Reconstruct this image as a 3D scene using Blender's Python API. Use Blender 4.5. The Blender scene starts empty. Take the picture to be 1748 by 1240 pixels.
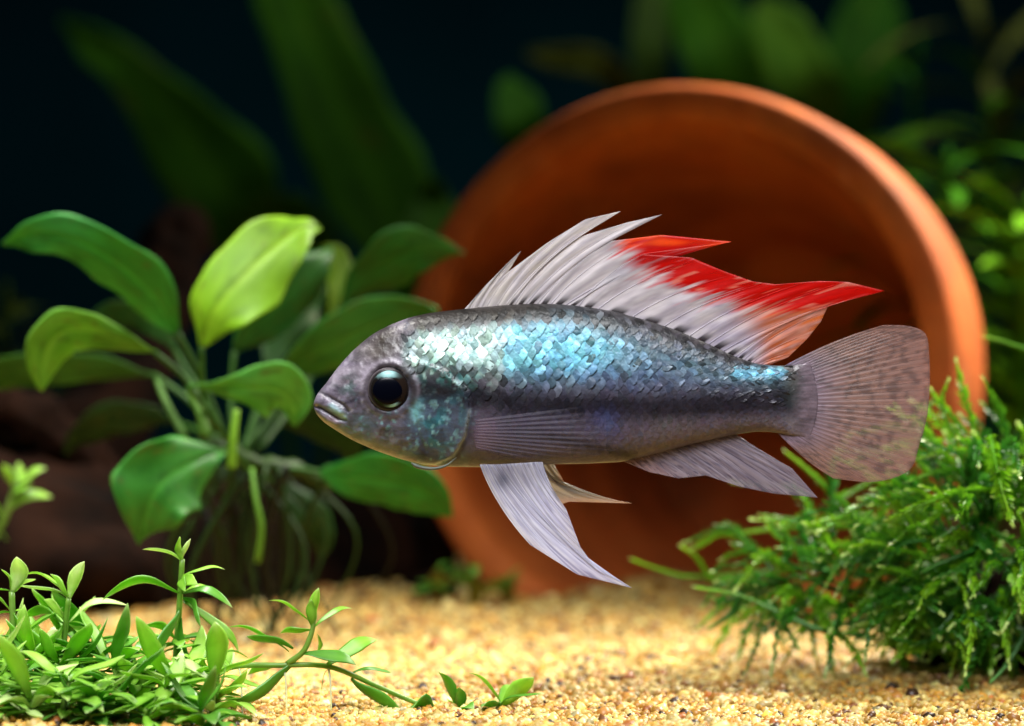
import bpy, math, random
import numpy as np
from mathutils import Vector, Matrix

random.seed(7)
rng = np.random.default_rng(7)
S = 0.01                       # all lengths below are centimetres
scene = bpy.context.scene
COL = scene.collection

# ------------------------------------------------------------------ camera
CAM_D, CAM_H, FPX = 40.0, 4.5, 5250.0
cam_data = bpy.data.cameras.new('camera')
cam = bpy.data.objects.new('camera', cam_data)
COL.objects.link(cam)
cam.location = (0, -CAM_D*S, CAM_H*S)
cam.rotation_euler = (math.radians(90), 0, 0)
cam_data.sensor_width = 36
cam_data.lens = FPX/1748*36
cam_data.clip_start = 0.01
cam_data.clip_end = 20
cam_data.dof.use_dof = True
cam_data.dof.focus_distance = (CAM_D-0.35)*S
cam_data.dof.aperture_fstop = 15.5
scene.camera = cam

# ------------------------------------------------------------------ world and lamps
w = bpy.data.worlds.new('World'); scene.world = w
w.use_nodes = True
w.node_tree.nodes['Background'].inputs[0].default_value = (0.45, 0.65, 1.0, 1)
w.node_tree.nodes['Background'].inputs[1].default_value = 0.03

def area_lamp(name, loc, target, sx, sy, power, color, spread=180):
    d = bpy.data.lights.new(name, 'AREA')
    d.shape = 'RECTANGLE'; d.size = sx*S; d.size_y = sy*S
    d.energy = power; d.color = color; d.spread = math.radians(spread)
    o = bpy.data.objects.new(name, d); COL.objects.link(o)
    o.location = Vector(loc)*S
    dirv = (Vector(target)-Vector(loc)).normalized()
    o.rotation_euler = dirv.to_track_quat('-Z', 'Y').to_euler()
    return o
area_lamp('aquarium_and_fill_lamp', (15.0, 16.0, 19), (3.0, 6.0, 0.5), 10, 8, 0.66, (1.0, 0.94, 0.82), 110)
area_lamp('aquarium_and_fill_lamp', (-10.0, 5.0, 22), (-7.5, 5.0, 3), 10, 8, 0.15, (1.0, 0.97, 0.90), 46)  # added fill lamp that brightens the broad leaved plant
area_lamp('aquarium_and_fill_lamp', (0.0, 34.0, 34), (0.0, 42.0, 0), 40, 8, 0.22, (1.0, 0.96, 0.80), 110)  # added rear fill lamp that brightens the background plants
area_lamp('front_lamp', (-2, -16, 26), (0.0, -0.5, 2.5), 26, 14, 0.27, (0.98, 0.985, 1.0), 44)

scene.view_settings.view_transform = 'Standard'
scene.view_settings.look = 'None'
scene.view_settings.exposure = 0.0
scene.view_settings.gamma = 1.0
scene.view_settings.use_curve_mapping = False
scene.render.engine = 'CYCLES'
scene.cycles.use_denoising = True
scene.cycles.max_bounces = 8
scene.cycles.transparent_max_bounces = 16
scene.cycles.sample_clamp_indirect = 6

# ------------------------------------------------------------------ helpers
def P(px, py, Y=0.0):
    """point (cm) that stands at depth Y behind the fish, px/py in photograph pixels"""
    d = CAM_D + Y
    return np.array([(px-874)/FPX*d, Y, CAM_H-(py-620)/FPX*d])

def lin(r, g, b, k=1.0):
    c = np.array([r, g, b], float)/255
    return np.where(c <= 0.04045, c/12.92, ((c+0.055)/1.055)**2.4)*k

def hash2(ix, iy, seed):
    h = np.sin(ix*127.1+iy*311.7+seed*74.7)*43758.5453
    return h-np.floor(h)

def vnoise(x, y, seed=0):
    x = np.asarray(x, float); y = np.asarray(y, float)
    ix, iy = np.floor(x), np.floor(y); fx, fy = x-ix, y-iy
    fx = fx*fx*(3-2*fx); fy = fy*fy*(3-2*fy)
    a = hash2(ix, iy, seed); b = hash2(ix+1, iy, seed)
    c = hash2(ix, iy+1, seed); d = hash2(ix+1, iy+1, seed)
    return (a*(1-fx)+b*fx)*(1-fy)+(c*(1-fx)+d*fx)*fy

def sstep(a, b, x):
    t = np.clip((np.asarray(x, float)-a)/(b-a), 0, 1)
    return t*t*(3-2*t)

def gauss(x, c, s):
    return np.exp(-((x-c)/s)**2)

def set_cols(me, cols):
    cols = np.asarray(cols, float)
    if cols.shape[1] == 3:
        cols = np.hstack([cols, np.ones((len(cols), 1))])
    a = me.color_attributes.new('Col', 'FLOAT_COLOR', 'POINT')
    a.data.foreach_set('color', cols.astype(np.float32).ravel())

def make_mesh(name, verts, faces, mat, cols=None, smooth=True):
    me = bpy.data.meshes.new(name)
    v = np.asarray(verts, float)*S
    me.from_pydata(v.tolist(), [], [list(map(int, f)) for f in faces])
    if cols is not None: set_cols(me, cols)
    me.polygons.foreach_set('use_smooth', [smooth]*len(me.polygons))
    me.materials.append(mat)
    me.update()
    return me

def tag(o, label=None, cat=None, group=None, kind=None):
    if label: o['label'] = label
    if cat: o['category'] = cat
    if group: o['group'] = group
    if kind: o['kind'] = kind
    return o

def obj(name, verts, faces, mat, parent=None, cols=None, smooth=True):
    o = bpy.data.objects.new(name, make_mesh(name, verts, faces, mat, cols, smooth))
    COL.objects.link(o)
    attach(o, parent)
    return o

def attach(o, parent):
    """keep world coordinates under a parent"""
    if parent is None: return
    o.parent = parent
    if parent.type == 'EMPTY':
        o.matrix_parent_inverse = Matrix.Translation(-Vector(parent.location))

def inst(name, me, parent, loc, rot, scale=1.0):
    """object that shares mesh data; loc in cm, world axes"""
    o = bpy.data.objects.new(name, me); COL.objects.link(o)
    o.parent = parent
    o.location = Vector(loc)*S - Vector(parent.location)
    o.rotation_euler = rot
    o.scale = (scale,)*3
    return o

def thing(name, label, cat, loc, group=None):
    o = bpy.data.objects.new(name, None); COL.objects.link(o)
    o.location = Vector([float(c) for c in loc])*S
    o.empty_display_size = 0.005
    return tag(o, label, cat, group)

def resample(pts, n):
    pts = np.asarray(pts, float)
    # catmull-rom through the points
    p = np.vstack([2*pts[0]-pts[1], pts, 2*pts[-1]-pts[-2]])
    seg = len(pts)-1
    t = np.linspace(0, seg, n); i = np.minimum(t.astype(int), seg-1); f = (t-i)[:, None]
    a, b, c, d = p[i], p[i+1], p[i+2], p[i+3]
    return 0.5*((2*b)+(-a+c)*f+(2*a-5*b+4*c-d)*f**2+(-a+3*b-3*c+d)*f**3)

def tube(pts, radii, k=8, flat=1.0, seed=None):
    pts = np.asarray(pts, float); n = len(pts)
    radii = np.broadcast_to(np.asarray(radii, float), (n,))
    T = np.gradient(pts, axis=0); T /= np.linalg.norm(T, axis=1)[:, None]+1e-9
    ref = np.array([0.0, 1.0, 0.0])
    if abs(T[:, 1]).mean() > 0.8: ref = np.array([0.0, 0.0, 1.0])
    A = np.cross(T, ref); A /= np.linalg.norm(A, axis=1)[:, None]+1e-9
    B = np.cross(T, A)
    th = np.linspace(0, 2*math.pi, k, endpoint=False)
    V = (pts[:, None]+radii[:, None, None]*(np.cos(th)[None, :, None]*A[:, None]+flat*np.sin(th)[None, :, None]*B[:, None])).reshape(-1, 3)
    F = [(i*k+j, i*k+(j+1) % k, (i+1)*k+(j+1) % k, (i+1)*k+j) for i in range(n-1) for j in range(k)]
    F += [tuple(range(k-1, -1, -1)), tuple((n-1)*k+j for j in range(k))]
    return V, F

def grid_faces(n, m):
    return [(i*m+j, i*m+j+1, (i+1)*m+j+1, (i+1)*m+j) for i in range(n-1) for j in range(m-1)]

def slab(V, n, m, thick):
    """close a grid sheet into a thin solid: front, back and border"""
    V = V.reshape(n, m, 3)
    du = np.gradient(V, axis=0); dv = np.gradient(V, axis=1)
    N = np.cross(du, dv); N /= np.linalg.norm(N, axis=2)[..., None]+1e-12
    h = np.broadcast_to(np.asarray(thick, float), (n, m))[..., None]
    A = (V+N*h/2).reshape(-1, 3); B = (V-N*h/2).reshape(-1, 3)
    F = grid_faces(n, m); o = n*m
    F2 = [tuple(o+q for q in reversed(f)) for f in F]
    ring = [j for j in range(m)]+[i*m+m-1 for i in range(1, n)]+[(n-1)*m+j for j in range(m-2, -1, -1)]+[i*m for i in range(n-2, 0, -1)]
    R = [(ring[(q+1) % len(ring)], ring[q], o+ring[q], o+ring[(q+1) % len(ring)]) for q in range(len(ring))]
    return np.vstack([A, B]), F+F2+R

# ------------------------------------------------------------------ materials
def new_mat(name):
    m = bpy.data.materials.new(name); m.use_nodes = True
    nt = m.node_tree; nt.nodes.clear()
    out = nt.nodes.new('ShaderNodeOutputMaterial')
    return m, nt, out

def mat_attr(name, rough=0.5, spec=0.5, metallic=0.0, transl=0.0, transp=0.0, coat=0.0, bump=0.0, bscale=300, mottle=0.0, mscale=150, tr_gain=1.0):
    """vertex colour material with optional translucency and fine procedural relief and mottling"""
    m, nt, out = new_mat(name); L = nt.links.new
    at = nt.nodes.new('ShaderNodeAttribute'); at.attribute_name = 'Col'
    col = at.outputs['Color']
    tc = nt.nodes.new('ShaderNodeTexCoord')
    if mottle:
        nz = nt.nodes.new('ShaderNodeTexNoise'); nz.inputs['Scale'].default_value = mscale; nz.inputs['Detail'].default_value = 5
        L(tc.outputs['Object'], nz.inputs['Vector'])
        mr = nt.nodes.new('ShaderNodeMapRange'); mr.inputs[1].default_value = 0.3; mr.inputs[2].default_value = 0.7
        mr.inputs[3].default_value = 1-mottle; mr.inputs[4].default_value = 1+mottle
        L(nz.outputs['Fac'], mr.inputs[0])
        mul = nt.nodes.new('ShaderNodeVectorMath'); mul.operation = 'SCALE'
        L(col, mul.inputs[0]); L(mr.outputs[0], mul.inputs['Scale']); col = mul.outputs[0]
    pb = nt.nodes.new('ShaderNodeBsdfPrincipled')
    L(col, pb.inputs['Base Color'])
    pb.inputs['Roughness'].default_value = rough
    pb.inputs['Metallic'].default_value = metallic
    pb.inputs['Specular IOR Level'].default_value = spec
    pb.inputs['Coat Weight'].default_value = coat
    pb.inputs['Coat Roughness'].default_value = 0.08
    if bump:
        nb = nt.nodes.new('ShaderNodeTexNoise'); nb.inputs['Scale'].default_value = bscale; nb.inputs['Detail'].default_value = 4
        L(tc.outputs['Object'], nb.inputs['Vector'])
        bp = nt.nodes.new('ShaderNodeBump'); bp.inputs['Strength'].default_value = bump; bp.inputs['Distance'].default_value = 0.0004
        L(nb.outputs['Fac'], bp.inputs['Height']); L(bp.outputs[0], pb.inputs['Normal'])
    sh = pb.outputs[0]
    if transl:
        tr = nt.nodes.new('ShaderNodeBsdfTranslucent')
        g = nt.nodes.new('ShaderNodeVectorMath'); g.operation = 'SCALE'; g.inputs['Scale'].default_value = tr_gain
        L(col, g.inputs[0]); L(g.outputs[0], tr.inputs[0])
        mx = nt.nodes.new('ShaderNodeMixShader'); mx.inputs[0].default_value = transl
        L(sh, mx.inputs[1]); L(tr.outputs[0], mx.inputs[2]); sh = mx.outputs[0]
    if transp:
        tp = nt.nodes.new('ShaderNodeBsdfTransparent')
        mx = nt.nodes.new('ShaderNodeMixShader')
        am = nt.nodes.new('ShaderNodeMath'); am.operation = 'MULTIPLY'; am.inputs[1].default_value = 1.0
        L(at.outputs['Alpha'], am.inputs[0])
        L(am.outputs[0], mx.inputs[0]); L(tp.outputs[0], mx.inputs[1]); L(sh, mx.inputs[2]); sh = mx.outputs[0]
    L(sh, out.inputs['Surface'])
    return m

def mat_plain(name, c1, c2, scale=60, rough=0.7, spec=0.3, bump=0.3, bscale=200, detail=6, coat=0.0, lo=0.35, hi=0.65):
    m, nt, out = new_mat(name); L = nt.links.new
    tc = nt.nodes.new('ShaderNodeTexCoord')
    nz = nt.nodes.new('ShaderNodeTexNoise'); nz.inputs['Scale'].default_value = scale; nz.inputs['Detail'].default_value = detail
    L(tc.outputs['Object'], nz.inputs['Vector'])
    mr = nt.nodes.new('ShaderNodeMapRange'); mr.inputs[1].default_value = lo; mr.inputs[2].default_value = hi
    L(nz.outputs['Fac'], mr.inputs[0])
    mx = nt.nodes.new('ShaderNodeMix'); mx.data_type = 'RGBA'
    mx.inputs[6].default_value = (*c1, 1); mx.inputs[7].default_value = (*c2, 1)
    L(mr.outputs[0], mx.inputs[0])
    pb = nt.nodes.new('ShaderNodeBsdfPrincipled')
    L(mx.outputs[2], pb.inputs['Base Color'])
    pb.inputs['Roughness'].default_value = rough; pb.inputs['Specular IOR Level'].default_value = spec
    pb.inputs['Coat Weight'].default_value = coat
    if bump:
        nb = nt.nodes.new('ShaderNodeTexNoise'); nb.inputs['Scale'].default_value = bscale; nb.inputs['Detail'].default_value = 6
        L(tc.outputs['Object'], nb.inputs['Vector'])
        bp = nt.nodes.new('ShaderNodeBump'); bp.inputs['Strength'].default_value = bump; bp.inputs['Distance'].default_value = 0.0008
        L(nb.outputs['Fac'], bp.inputs['Height']); L(bp.outputs[0], pb.inputs['Normal'])
    L(pb.outputs[0], out.inputs['Surface'])
    return m

M_BACK = mat_plain('background_panel_paint', lin(2, 44, 56), lin(4, 54, 68), scale=8, rough=0.9, spec=0.05, bump=0)
M_SANDBASE = mat_plain('sand_base', lin(150, 115, 66), lin(96, 66, 36), scale=900, rough=0.9, bump=0.6, bscale=900)
M_GRAIN = mat_attr('sand_grain', rough=0.42, spec=0.45, transl=0.12)
M_POT = mat_plain('terracotta', lin(186, 90, 34), lin(204, 108, 46), scale=70, rough=0.75, spec=0.25, bump=0.25, bscale=500)
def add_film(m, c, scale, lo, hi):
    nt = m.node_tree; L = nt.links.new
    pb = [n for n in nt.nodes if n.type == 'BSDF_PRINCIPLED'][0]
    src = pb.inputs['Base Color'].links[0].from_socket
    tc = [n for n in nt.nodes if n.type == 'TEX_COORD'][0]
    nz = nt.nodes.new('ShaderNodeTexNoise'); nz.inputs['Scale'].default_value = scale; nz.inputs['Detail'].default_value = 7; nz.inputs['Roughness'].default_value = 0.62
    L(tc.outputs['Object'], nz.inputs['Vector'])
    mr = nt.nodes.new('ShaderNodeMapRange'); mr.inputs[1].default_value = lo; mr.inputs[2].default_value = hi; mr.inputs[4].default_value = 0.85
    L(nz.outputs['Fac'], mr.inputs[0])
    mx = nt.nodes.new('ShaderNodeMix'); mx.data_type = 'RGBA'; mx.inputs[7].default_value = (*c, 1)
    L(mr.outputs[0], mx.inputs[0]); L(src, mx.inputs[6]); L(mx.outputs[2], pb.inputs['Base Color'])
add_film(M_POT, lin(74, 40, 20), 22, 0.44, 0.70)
add_film(M_POT, lin(206, 150, 110), 55, 0.62, 0.85)
M_WOOD = mat_plain('driftwood', lin(38, 20, 11), lin(11, 6, 4), scale=90, rough=0.95, spec=0.08, bump=0.8, bscale=160)
M_LEAF = mat_attr('broad_leaf', rough=0.5, spec=0.3, transl=0.3, bump=0.2, bscale=500, mottle=0.14, mscale=120, tr_gain=1.1)
M_BGLEAF = mat_attr('background_leaf', rough=0.7, spec=0.1, transl=0.3, mottle=0.2, mscale=60)
M_CARPET = mat_attr('carpet_leaf', rough=0.34, spec=0.5, transl=0.4, tr_gain=1.3, bump=0.08, bscale=900, mottle=0.15, mscale=400)
M_MOSS = mat_attr('moss_leaf', rough=0.45, spec=0.4, transl=0.35, tr_gain=1.2)
M_FISH = mat_attr('fish_skin', rough=0.4, spec=0.42, metallic=0.05, coat=0.1, bump=0.4, bscale=1300, mottle=0.24, mscale=650)
M_SCALE = mat_attr('fish_scale', rough=0.42, spec=0.35, metallic=0.08, coat=0.05, bump=0.3, bscale=1800, mottle=0.2, mscale=1500)
M_FIN = mat_attr('fin_membrane', rough=0.4, spec=0.4, transl=0.35, transp=1.0, bump=0.1, bscale=900)
M_RAY = mat_attr('fin_ray', rough=0.4, spec=0.5, transl=0.3, transp=1.0)
M_EYE = mat_attr('eye_surface', rough=0.25, spec=0.10, coat=0.05)

# ------------------------------------------------------------------ setting
def sand_h(x, y):
    x = np.asarray(x, float); y = np.asarray(y, float)
    h = 0.16*(vnoise(x*0.28, y*0.28, 3)-0.5)+0.07*(vnoise(x*0.9, y*0.9, 5)-0.5)
    h = h+0.75*sstep(6, 22, y)*sstep(2.5, -5, x)          # bank rising behind the broad leaved plant
    h = h+0.25*sstep(10, 19, y)*gauss(x, 2.2, 3.0)         # heaped inside the pot mouth
    h = h-0.12*sstep(2, 7, x)*sstep(6, 1, y)
    return h
xs = np.linspace(-34, 34, 137); ys = np.linspace(-8, 60, 137)
GX, GY = np.meshgrid(xs, ys, indexing='ij')
V = np.stack([GX, GY, sand_h(GX, GY)-0.035], -1).reshape(-1, 3)
tag(obj('sand_bed', V, grid_faces(137, 137), M_SANDBASE), kind='structure')

def ico():
    t = (1+5**0.5)/2
    v = np.array([(-1, t, 0), (1, t, 0), (-1, -t, 0), (1, -t, 0), (0, -1, t), (0, 1, t), (0, -1, -t), (0, 1, -t), (t, 0, -1), (t, 0, 1), (-t, 0, -1), (-t, 0, 1)])
    f = np.array([(0, 11, 5), (0, 5, 1), (0, 1, 7), (0, 7, 10), (0, 10, 11), (1, 5, 9), (5, 11, 4), (11, 10, 2), (10, 7, 6), (7, 1, 8), (3, 9, 4), (3, 4, 2), (3, 2, 6), (3, 6, 8), (3, 8, 9), (4, 9, 5), (2, 4, 11), (6, 2, 10), (8, 6, 7), (9, 8, 1)])
    return v/np.linalg.norm(v[0]), f
IV, IF = ico()

def grains():
    pts = []
    def layer(y0, y1, step, lift):
        yy = np.arange(y0, y1, step)
        for q, y in enumerate(yy):
            half = (y+CAM_D)*0.205+1.0
            x = np.arange(-half, half, step)
            j = rng.uniform(-0.5, 0.5, (len(x), 2))*step
            X = x+j[:, 0]; Y = y+j[:, 1]
            Z = sand_h(X, Y)+rng.uniform(-0.03, 0.03, len(X))+lift
            pts.append(np.stack([X, Y, Z, np.full(len(X), step)], 1))
    layer(-3.5, 6, 0.086, 0.0)
    layer(6, 15, 0.095, 0.0)
    layer(15, 34, 0.15, 0.0)
    Pn = np.vstack(pts); n = len(Pn)
    size = Pn[:, 3]*rng.lognormal(-0.40, 0.30, n)
    big = rng.random(n) < 0.06; size[big] *= 1.35
    shp = rng.uniform(0.62, 1.15, (n, 3)); shp[:, 2] *= 0.9
    jit = rng.uniform(0.78, 1.18, (n, 12, 1))
    base = IV[None]*jit*shp[:, None]*size[:, None, None]
    q = rng.normal(size=(n, 4)); q /= np.linalg.norm(q, axis=1)[:, None]
    a, b, c, d = q.T
    R = np.stack([np.stack([1-2*(c*c+d*d), 2*(b*c-a*d), 2*(b*d+a*c)], -1), np.stack([2*(b*c+a*d), 1-2*(b*b+d*d), 2*(c*d-a*b)], -1), np.stack([2*(b*d-a*c), 2*(c*d+a*b), 1-2*(b*b+c*c)], -1)], 1)
    V = np.einsum('nij,nkj->nki', R, base)+Pn[:, None, :3]
    F = (IF[None]+(np.arange(n)*12)[:, None, None]).reshape(-1, 3)
    pal = np.array([lin(236, 208, 150), lin(224, 178, 104), lin(246, 230, 192), lin(214, 158, 76), lin(198, 140, 82), lin(226, 200, 160), lin(180, 108, 52), lin(60, 36, 24), lin(120, 76, 46), lin(200, 192, 180)])
    pr = np.array([0.25, 0.22, 0.15, 0.12, 0.06, 0.07, 0.035, 0.03, 0.03, 0.015]); pr /= pr.sum()
    ci = rng.choice(len(pal), n, p=pr)
    C = pal[ci]*rng.lognormal(0, 0.28, (n, 1))*np.array([0.68, 0.625, 0.33])
    C = np.repeat(np.clip(C, 0, 0.9), 12, 0)
    me = bpy.data.meshes.new('sand_grains')
    me.vertices.add(n*12); me.vertices.foreach_set('co', (V*S).astype(np.float32).ravel())
    nf = len(F)
    me.loops.add(nf*3); me.loops.foreach_set('vertex_index', F.astype(np.int32).ravel())
    me.polygons.add(nf); me.polygons.foreach_set('loop_start', np.arange(0, nf*3, 3, dtype=np.int32))
    me.polygons.foreach_set('loop_total', np.full(nf, 3, np.int32))
    me.polygons.foreach_set('use_smooth', np.ones(nf, bool))
    me.update(calc_edges=True); me.validate()
    set_cols(me, C)
    me.materials.append(M_GRAIN)
    o = bpy.data.objects.new('sand_grains', me); COL.objects.link(o)
    tag(o, 'coarse golden sand grains with a few dark specks', 'sand', kind='stuff')
grains()

# back panel of the tank
bw = 46
V = np.array([(-bw, 62, -1.0), (bw, 62, -1.0), (bw, 62, 40), (-bw, 62, 40), (-bw, 62.6, -1.0), (bw, 62.6, -1.0), (bw, 62.6, 40), (-bw, 62.6, 40)])
tag(obj('background_panel', V, [(0, 1, 2, 3), (5, 4, 7, 6), (3, 2, 6, 7), (1, 5, 6, 2), (4, 0, 3, 7), (4, 5, 1, 0)], M_BACK, smooth=False), kind='structure')

# ------------------------------------------------------------------ terracotta pot
def make_pot():
    c = P(1143, 632, 15.0)
    R = 5.2
    prof = [(R-0.62, 0.05), (R-0.5, -0.02), (R-0.3, -0.05), (R-0.1, -0.02), (R, 0.12), (R+0.05, 0.5), (R+0.08, 1.9), (R+0.02, 2.1), (R-0.2, 2.2), (R-0.3, 2.4),
            (R-0.75, 4.6), (R-1.2, 7.4), (R-1.45, 8.6), (R-1.6, 8.8), (0.6, 8.8), (0.55, 8.7), (0.55, 8.3), (0.7, 8.2),
            (R-2.1, 8.15), (R-1.9, 7.4), (R-1.35, 4.6), (R-0.9, 1.7), (R-0.75, 0.4), (R-0.68, 0.12)]
    prof = np.array(prof+[prof[0]])
    # refine the profile a little
    pr = []
    for i in range(len(prof)-1):
        for f in (0, 0.34, 0.67): pr.append(prof[i]*(1-f)+prof[i+1]*f)
    pr = np.array(pr); n = len(pr); k = 128
    th = np.linspace(0, 2*math.pi, k, endpoint=False)
    wob = 1+0.004*np.sin(th*3+1)+0.003*np.sin(th*5)
    X = pr[:, 0:1]*np.cos(th)*wob; Z = pr[:, 0:1]*np.sin(th)*wob; Yv = np.repeat(pr[:, 1:2], k, 1)
    V = np.stack([X, Yv, Z], -1).reshape(-1, 3)
    rot = (Matrix.Rotation(math.radians(-20), 3, 'Z') @ Matrix.Rotation(math.radians(-5), 3, 'X'))
    V = V@np.array(rot).T + c
    F = [(i*k+j, i*k+(j+1) % k, ((i+1) % n)*k+(j+1) % k, ((i+1) % n)*k+j) for i in range(n) for j in range(k)]
    t = thing('flower_pot', 'terracotta flower pot lying on its side half sunk in sand behind the fish', 'pot', (c[0], c[1], 0))
    nb = 26  # profile rows that belong to the lip band
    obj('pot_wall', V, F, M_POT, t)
    return t
make_pot()

# ------------------------------------------------------------------ fish
TOP = np.array([(535, 690), (537, 683), (541, 674), (546, 667), (553, 659), (560, 650), (580, 623), (600, 601), (620, 583), (640, 568), (670, 553), (700, 542), (730, 535), (770, 530), (800, 527), (850, 522), (900, 519), (950, 519), (1000, 524), (1050, 532), (1100, 546), (1150, 562), (1200, 583), (1250, 607), (1290, 621), (1330, 625), (1355, 623), (1382, 620)], float)
BOT = np.array([(535, 692), (537, 700), (541, 708), (546, 714), (553, 721), (560, 726), (580, 739), (600, 751), (640, 769), (680, 783), (720, 793), (760, 797), (820, 798), (880, 796), (940, 793), (1000, 792), (1060, 789), (1100, 780), (1150, 766), (1200, 754), (1250, 743), (1290, 737), (1320, 738), (1350, 744), (1382, 747)], float)
WID = np.array([(535, 0.02), (540, 0.09), (550, 0.15), (570, 0.22), (600, 0.30), (650, 0.41), (700, 0.48), (760, 0.53), (850, 0.54), (950, 0.50), (1050, 0.43), (1150, 0.34), (1250, 0.24), (1310, 0.18), (1340, 0.12), (1365, 0.05), (1380, 0.012), (1400, 0.0)], float)
def prof_at(A, x):
    x = np.asarray(x, float)
    s = 0
    offs = (-9, -6, -3, 0, 3, 6, 9)
    sc = np.clip((x-535)/60, 0.0, 1.0)
    for o in offs: s = s+np.interp(x+o*sc, A[:, 0], A[:, 1])
    return s/len(offs)
def body_half(px, py):
    """half thickness (cm) of the body at a side-view pixel"""
    t, b, wd = prof_at(TOP, px), prof_at(BOT, px), prof_at(WID, px)
    yc = (t+b)/2; a = (b-t)/2
    q = np.clip(1-((py-yc)/np.maximum(a, 0.1))**2, 0, 1)
    return wd*q**0.46

def seg_dist(px, py, pts):
    pts = np.asarray(pts, float); best = np.full(np.shape(px), 1e9)
    for (x0, y0), (x1, y1) in zip(pts[:-1], pts[1:]):
        dx, dy = x1-x0, y1-y0
        t = np.clip(((px-x0)*dx+(py-y0)*dy)/(dx*dx+dy*dy), 0, 1)
        best = np.minimum(best, np.hypot(px-x0-t*dx, py-y0-t*dy))
    return best

G_LIP = [(545, 668), (556, 674), (572, 683), (588, 691), (596, 702)]
G_MOUTH = [(533, 693), (548, 697), (562, 705), (578, 715), (592, 718)]
OPERC = [(700, 612), (752, 628), (792, 660), (803, 700), (794, 745), (775, 778), (742, 793), (705, 794)]
PREOP = [(704, 690), (712, 720), (716, 745), (728, 768)]
EYE = (667, 664)

def inside(px, py, poly):
    poly = np.asarray(poly, float); c = np.zeros(np.shape(px), bool)
    j = len(poly)-1
    for i in range(len(poly)):
        xi, yi = poly[i]; xj, yj = poly[j]
        cond = ((yi > py) != (yj > py)) & (px < (xj-xi)*(py-yi)/(yj-yi+1e-9)+xi)
        c ^= cond; j = i
    return c

def body_relief(px, py):
    """outward relief in cm"""
    r = -0.028*gauss(seg_dist(px, py, G_LIP), 0, 3.2)
    r = r-0.035*gauss(seg_dist(px, py, G_MOUTH), 0, 3.0)
    r = r+0.030*gauss(seg_dist(px, py, [(543, 682), (562, 691), (582, 702)]), 0, 7)
    r = r+0.026*gauss(seg_dist(px, py, [(541, 704), (556, 714), (574, 724)]), 0, 6)
    d = seg_dist(px, py, OPERC)
    poly = [(640, 560)]+OPERC+[(640, 800)]
    ins = inside(px, py, poly)
    r = r+np.where(ins, 0.035*np.exp(-d/26)+0.012*gauss(d, 3, 4), -0.03*np.exp(-d/9))
    r = r-0.022*gauss(seg_dist(px, py, PREOP), 0, 4)
    de = np.hypot(px-EYE[0], py-EYE[1])
    r = r+0.025*gauss(de, 43, 6)-0.05*sstep(38, 32, de)
    r = r+(0.016*(vnoise(px/22, py/22, 11)-0.5)+0.012*(vnoise(px/8, py/8, 12)-0.5)+0.006*(vnoise(px/4, py/4, 13)-0.5))*sstep(820, 700, px)
    r = r-0.02*gauss(np.hypot(px-598, py-655), 0, 7)-0.015*gauss(np.hypot(px-616, py-676), 0, 6)
    return r

def mixc(C, c, f):
    f = np.clip(np.asarray(f, float), 0, 1)[..., None]
    return C*(1-f)+np.asarray(c)*f

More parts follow.
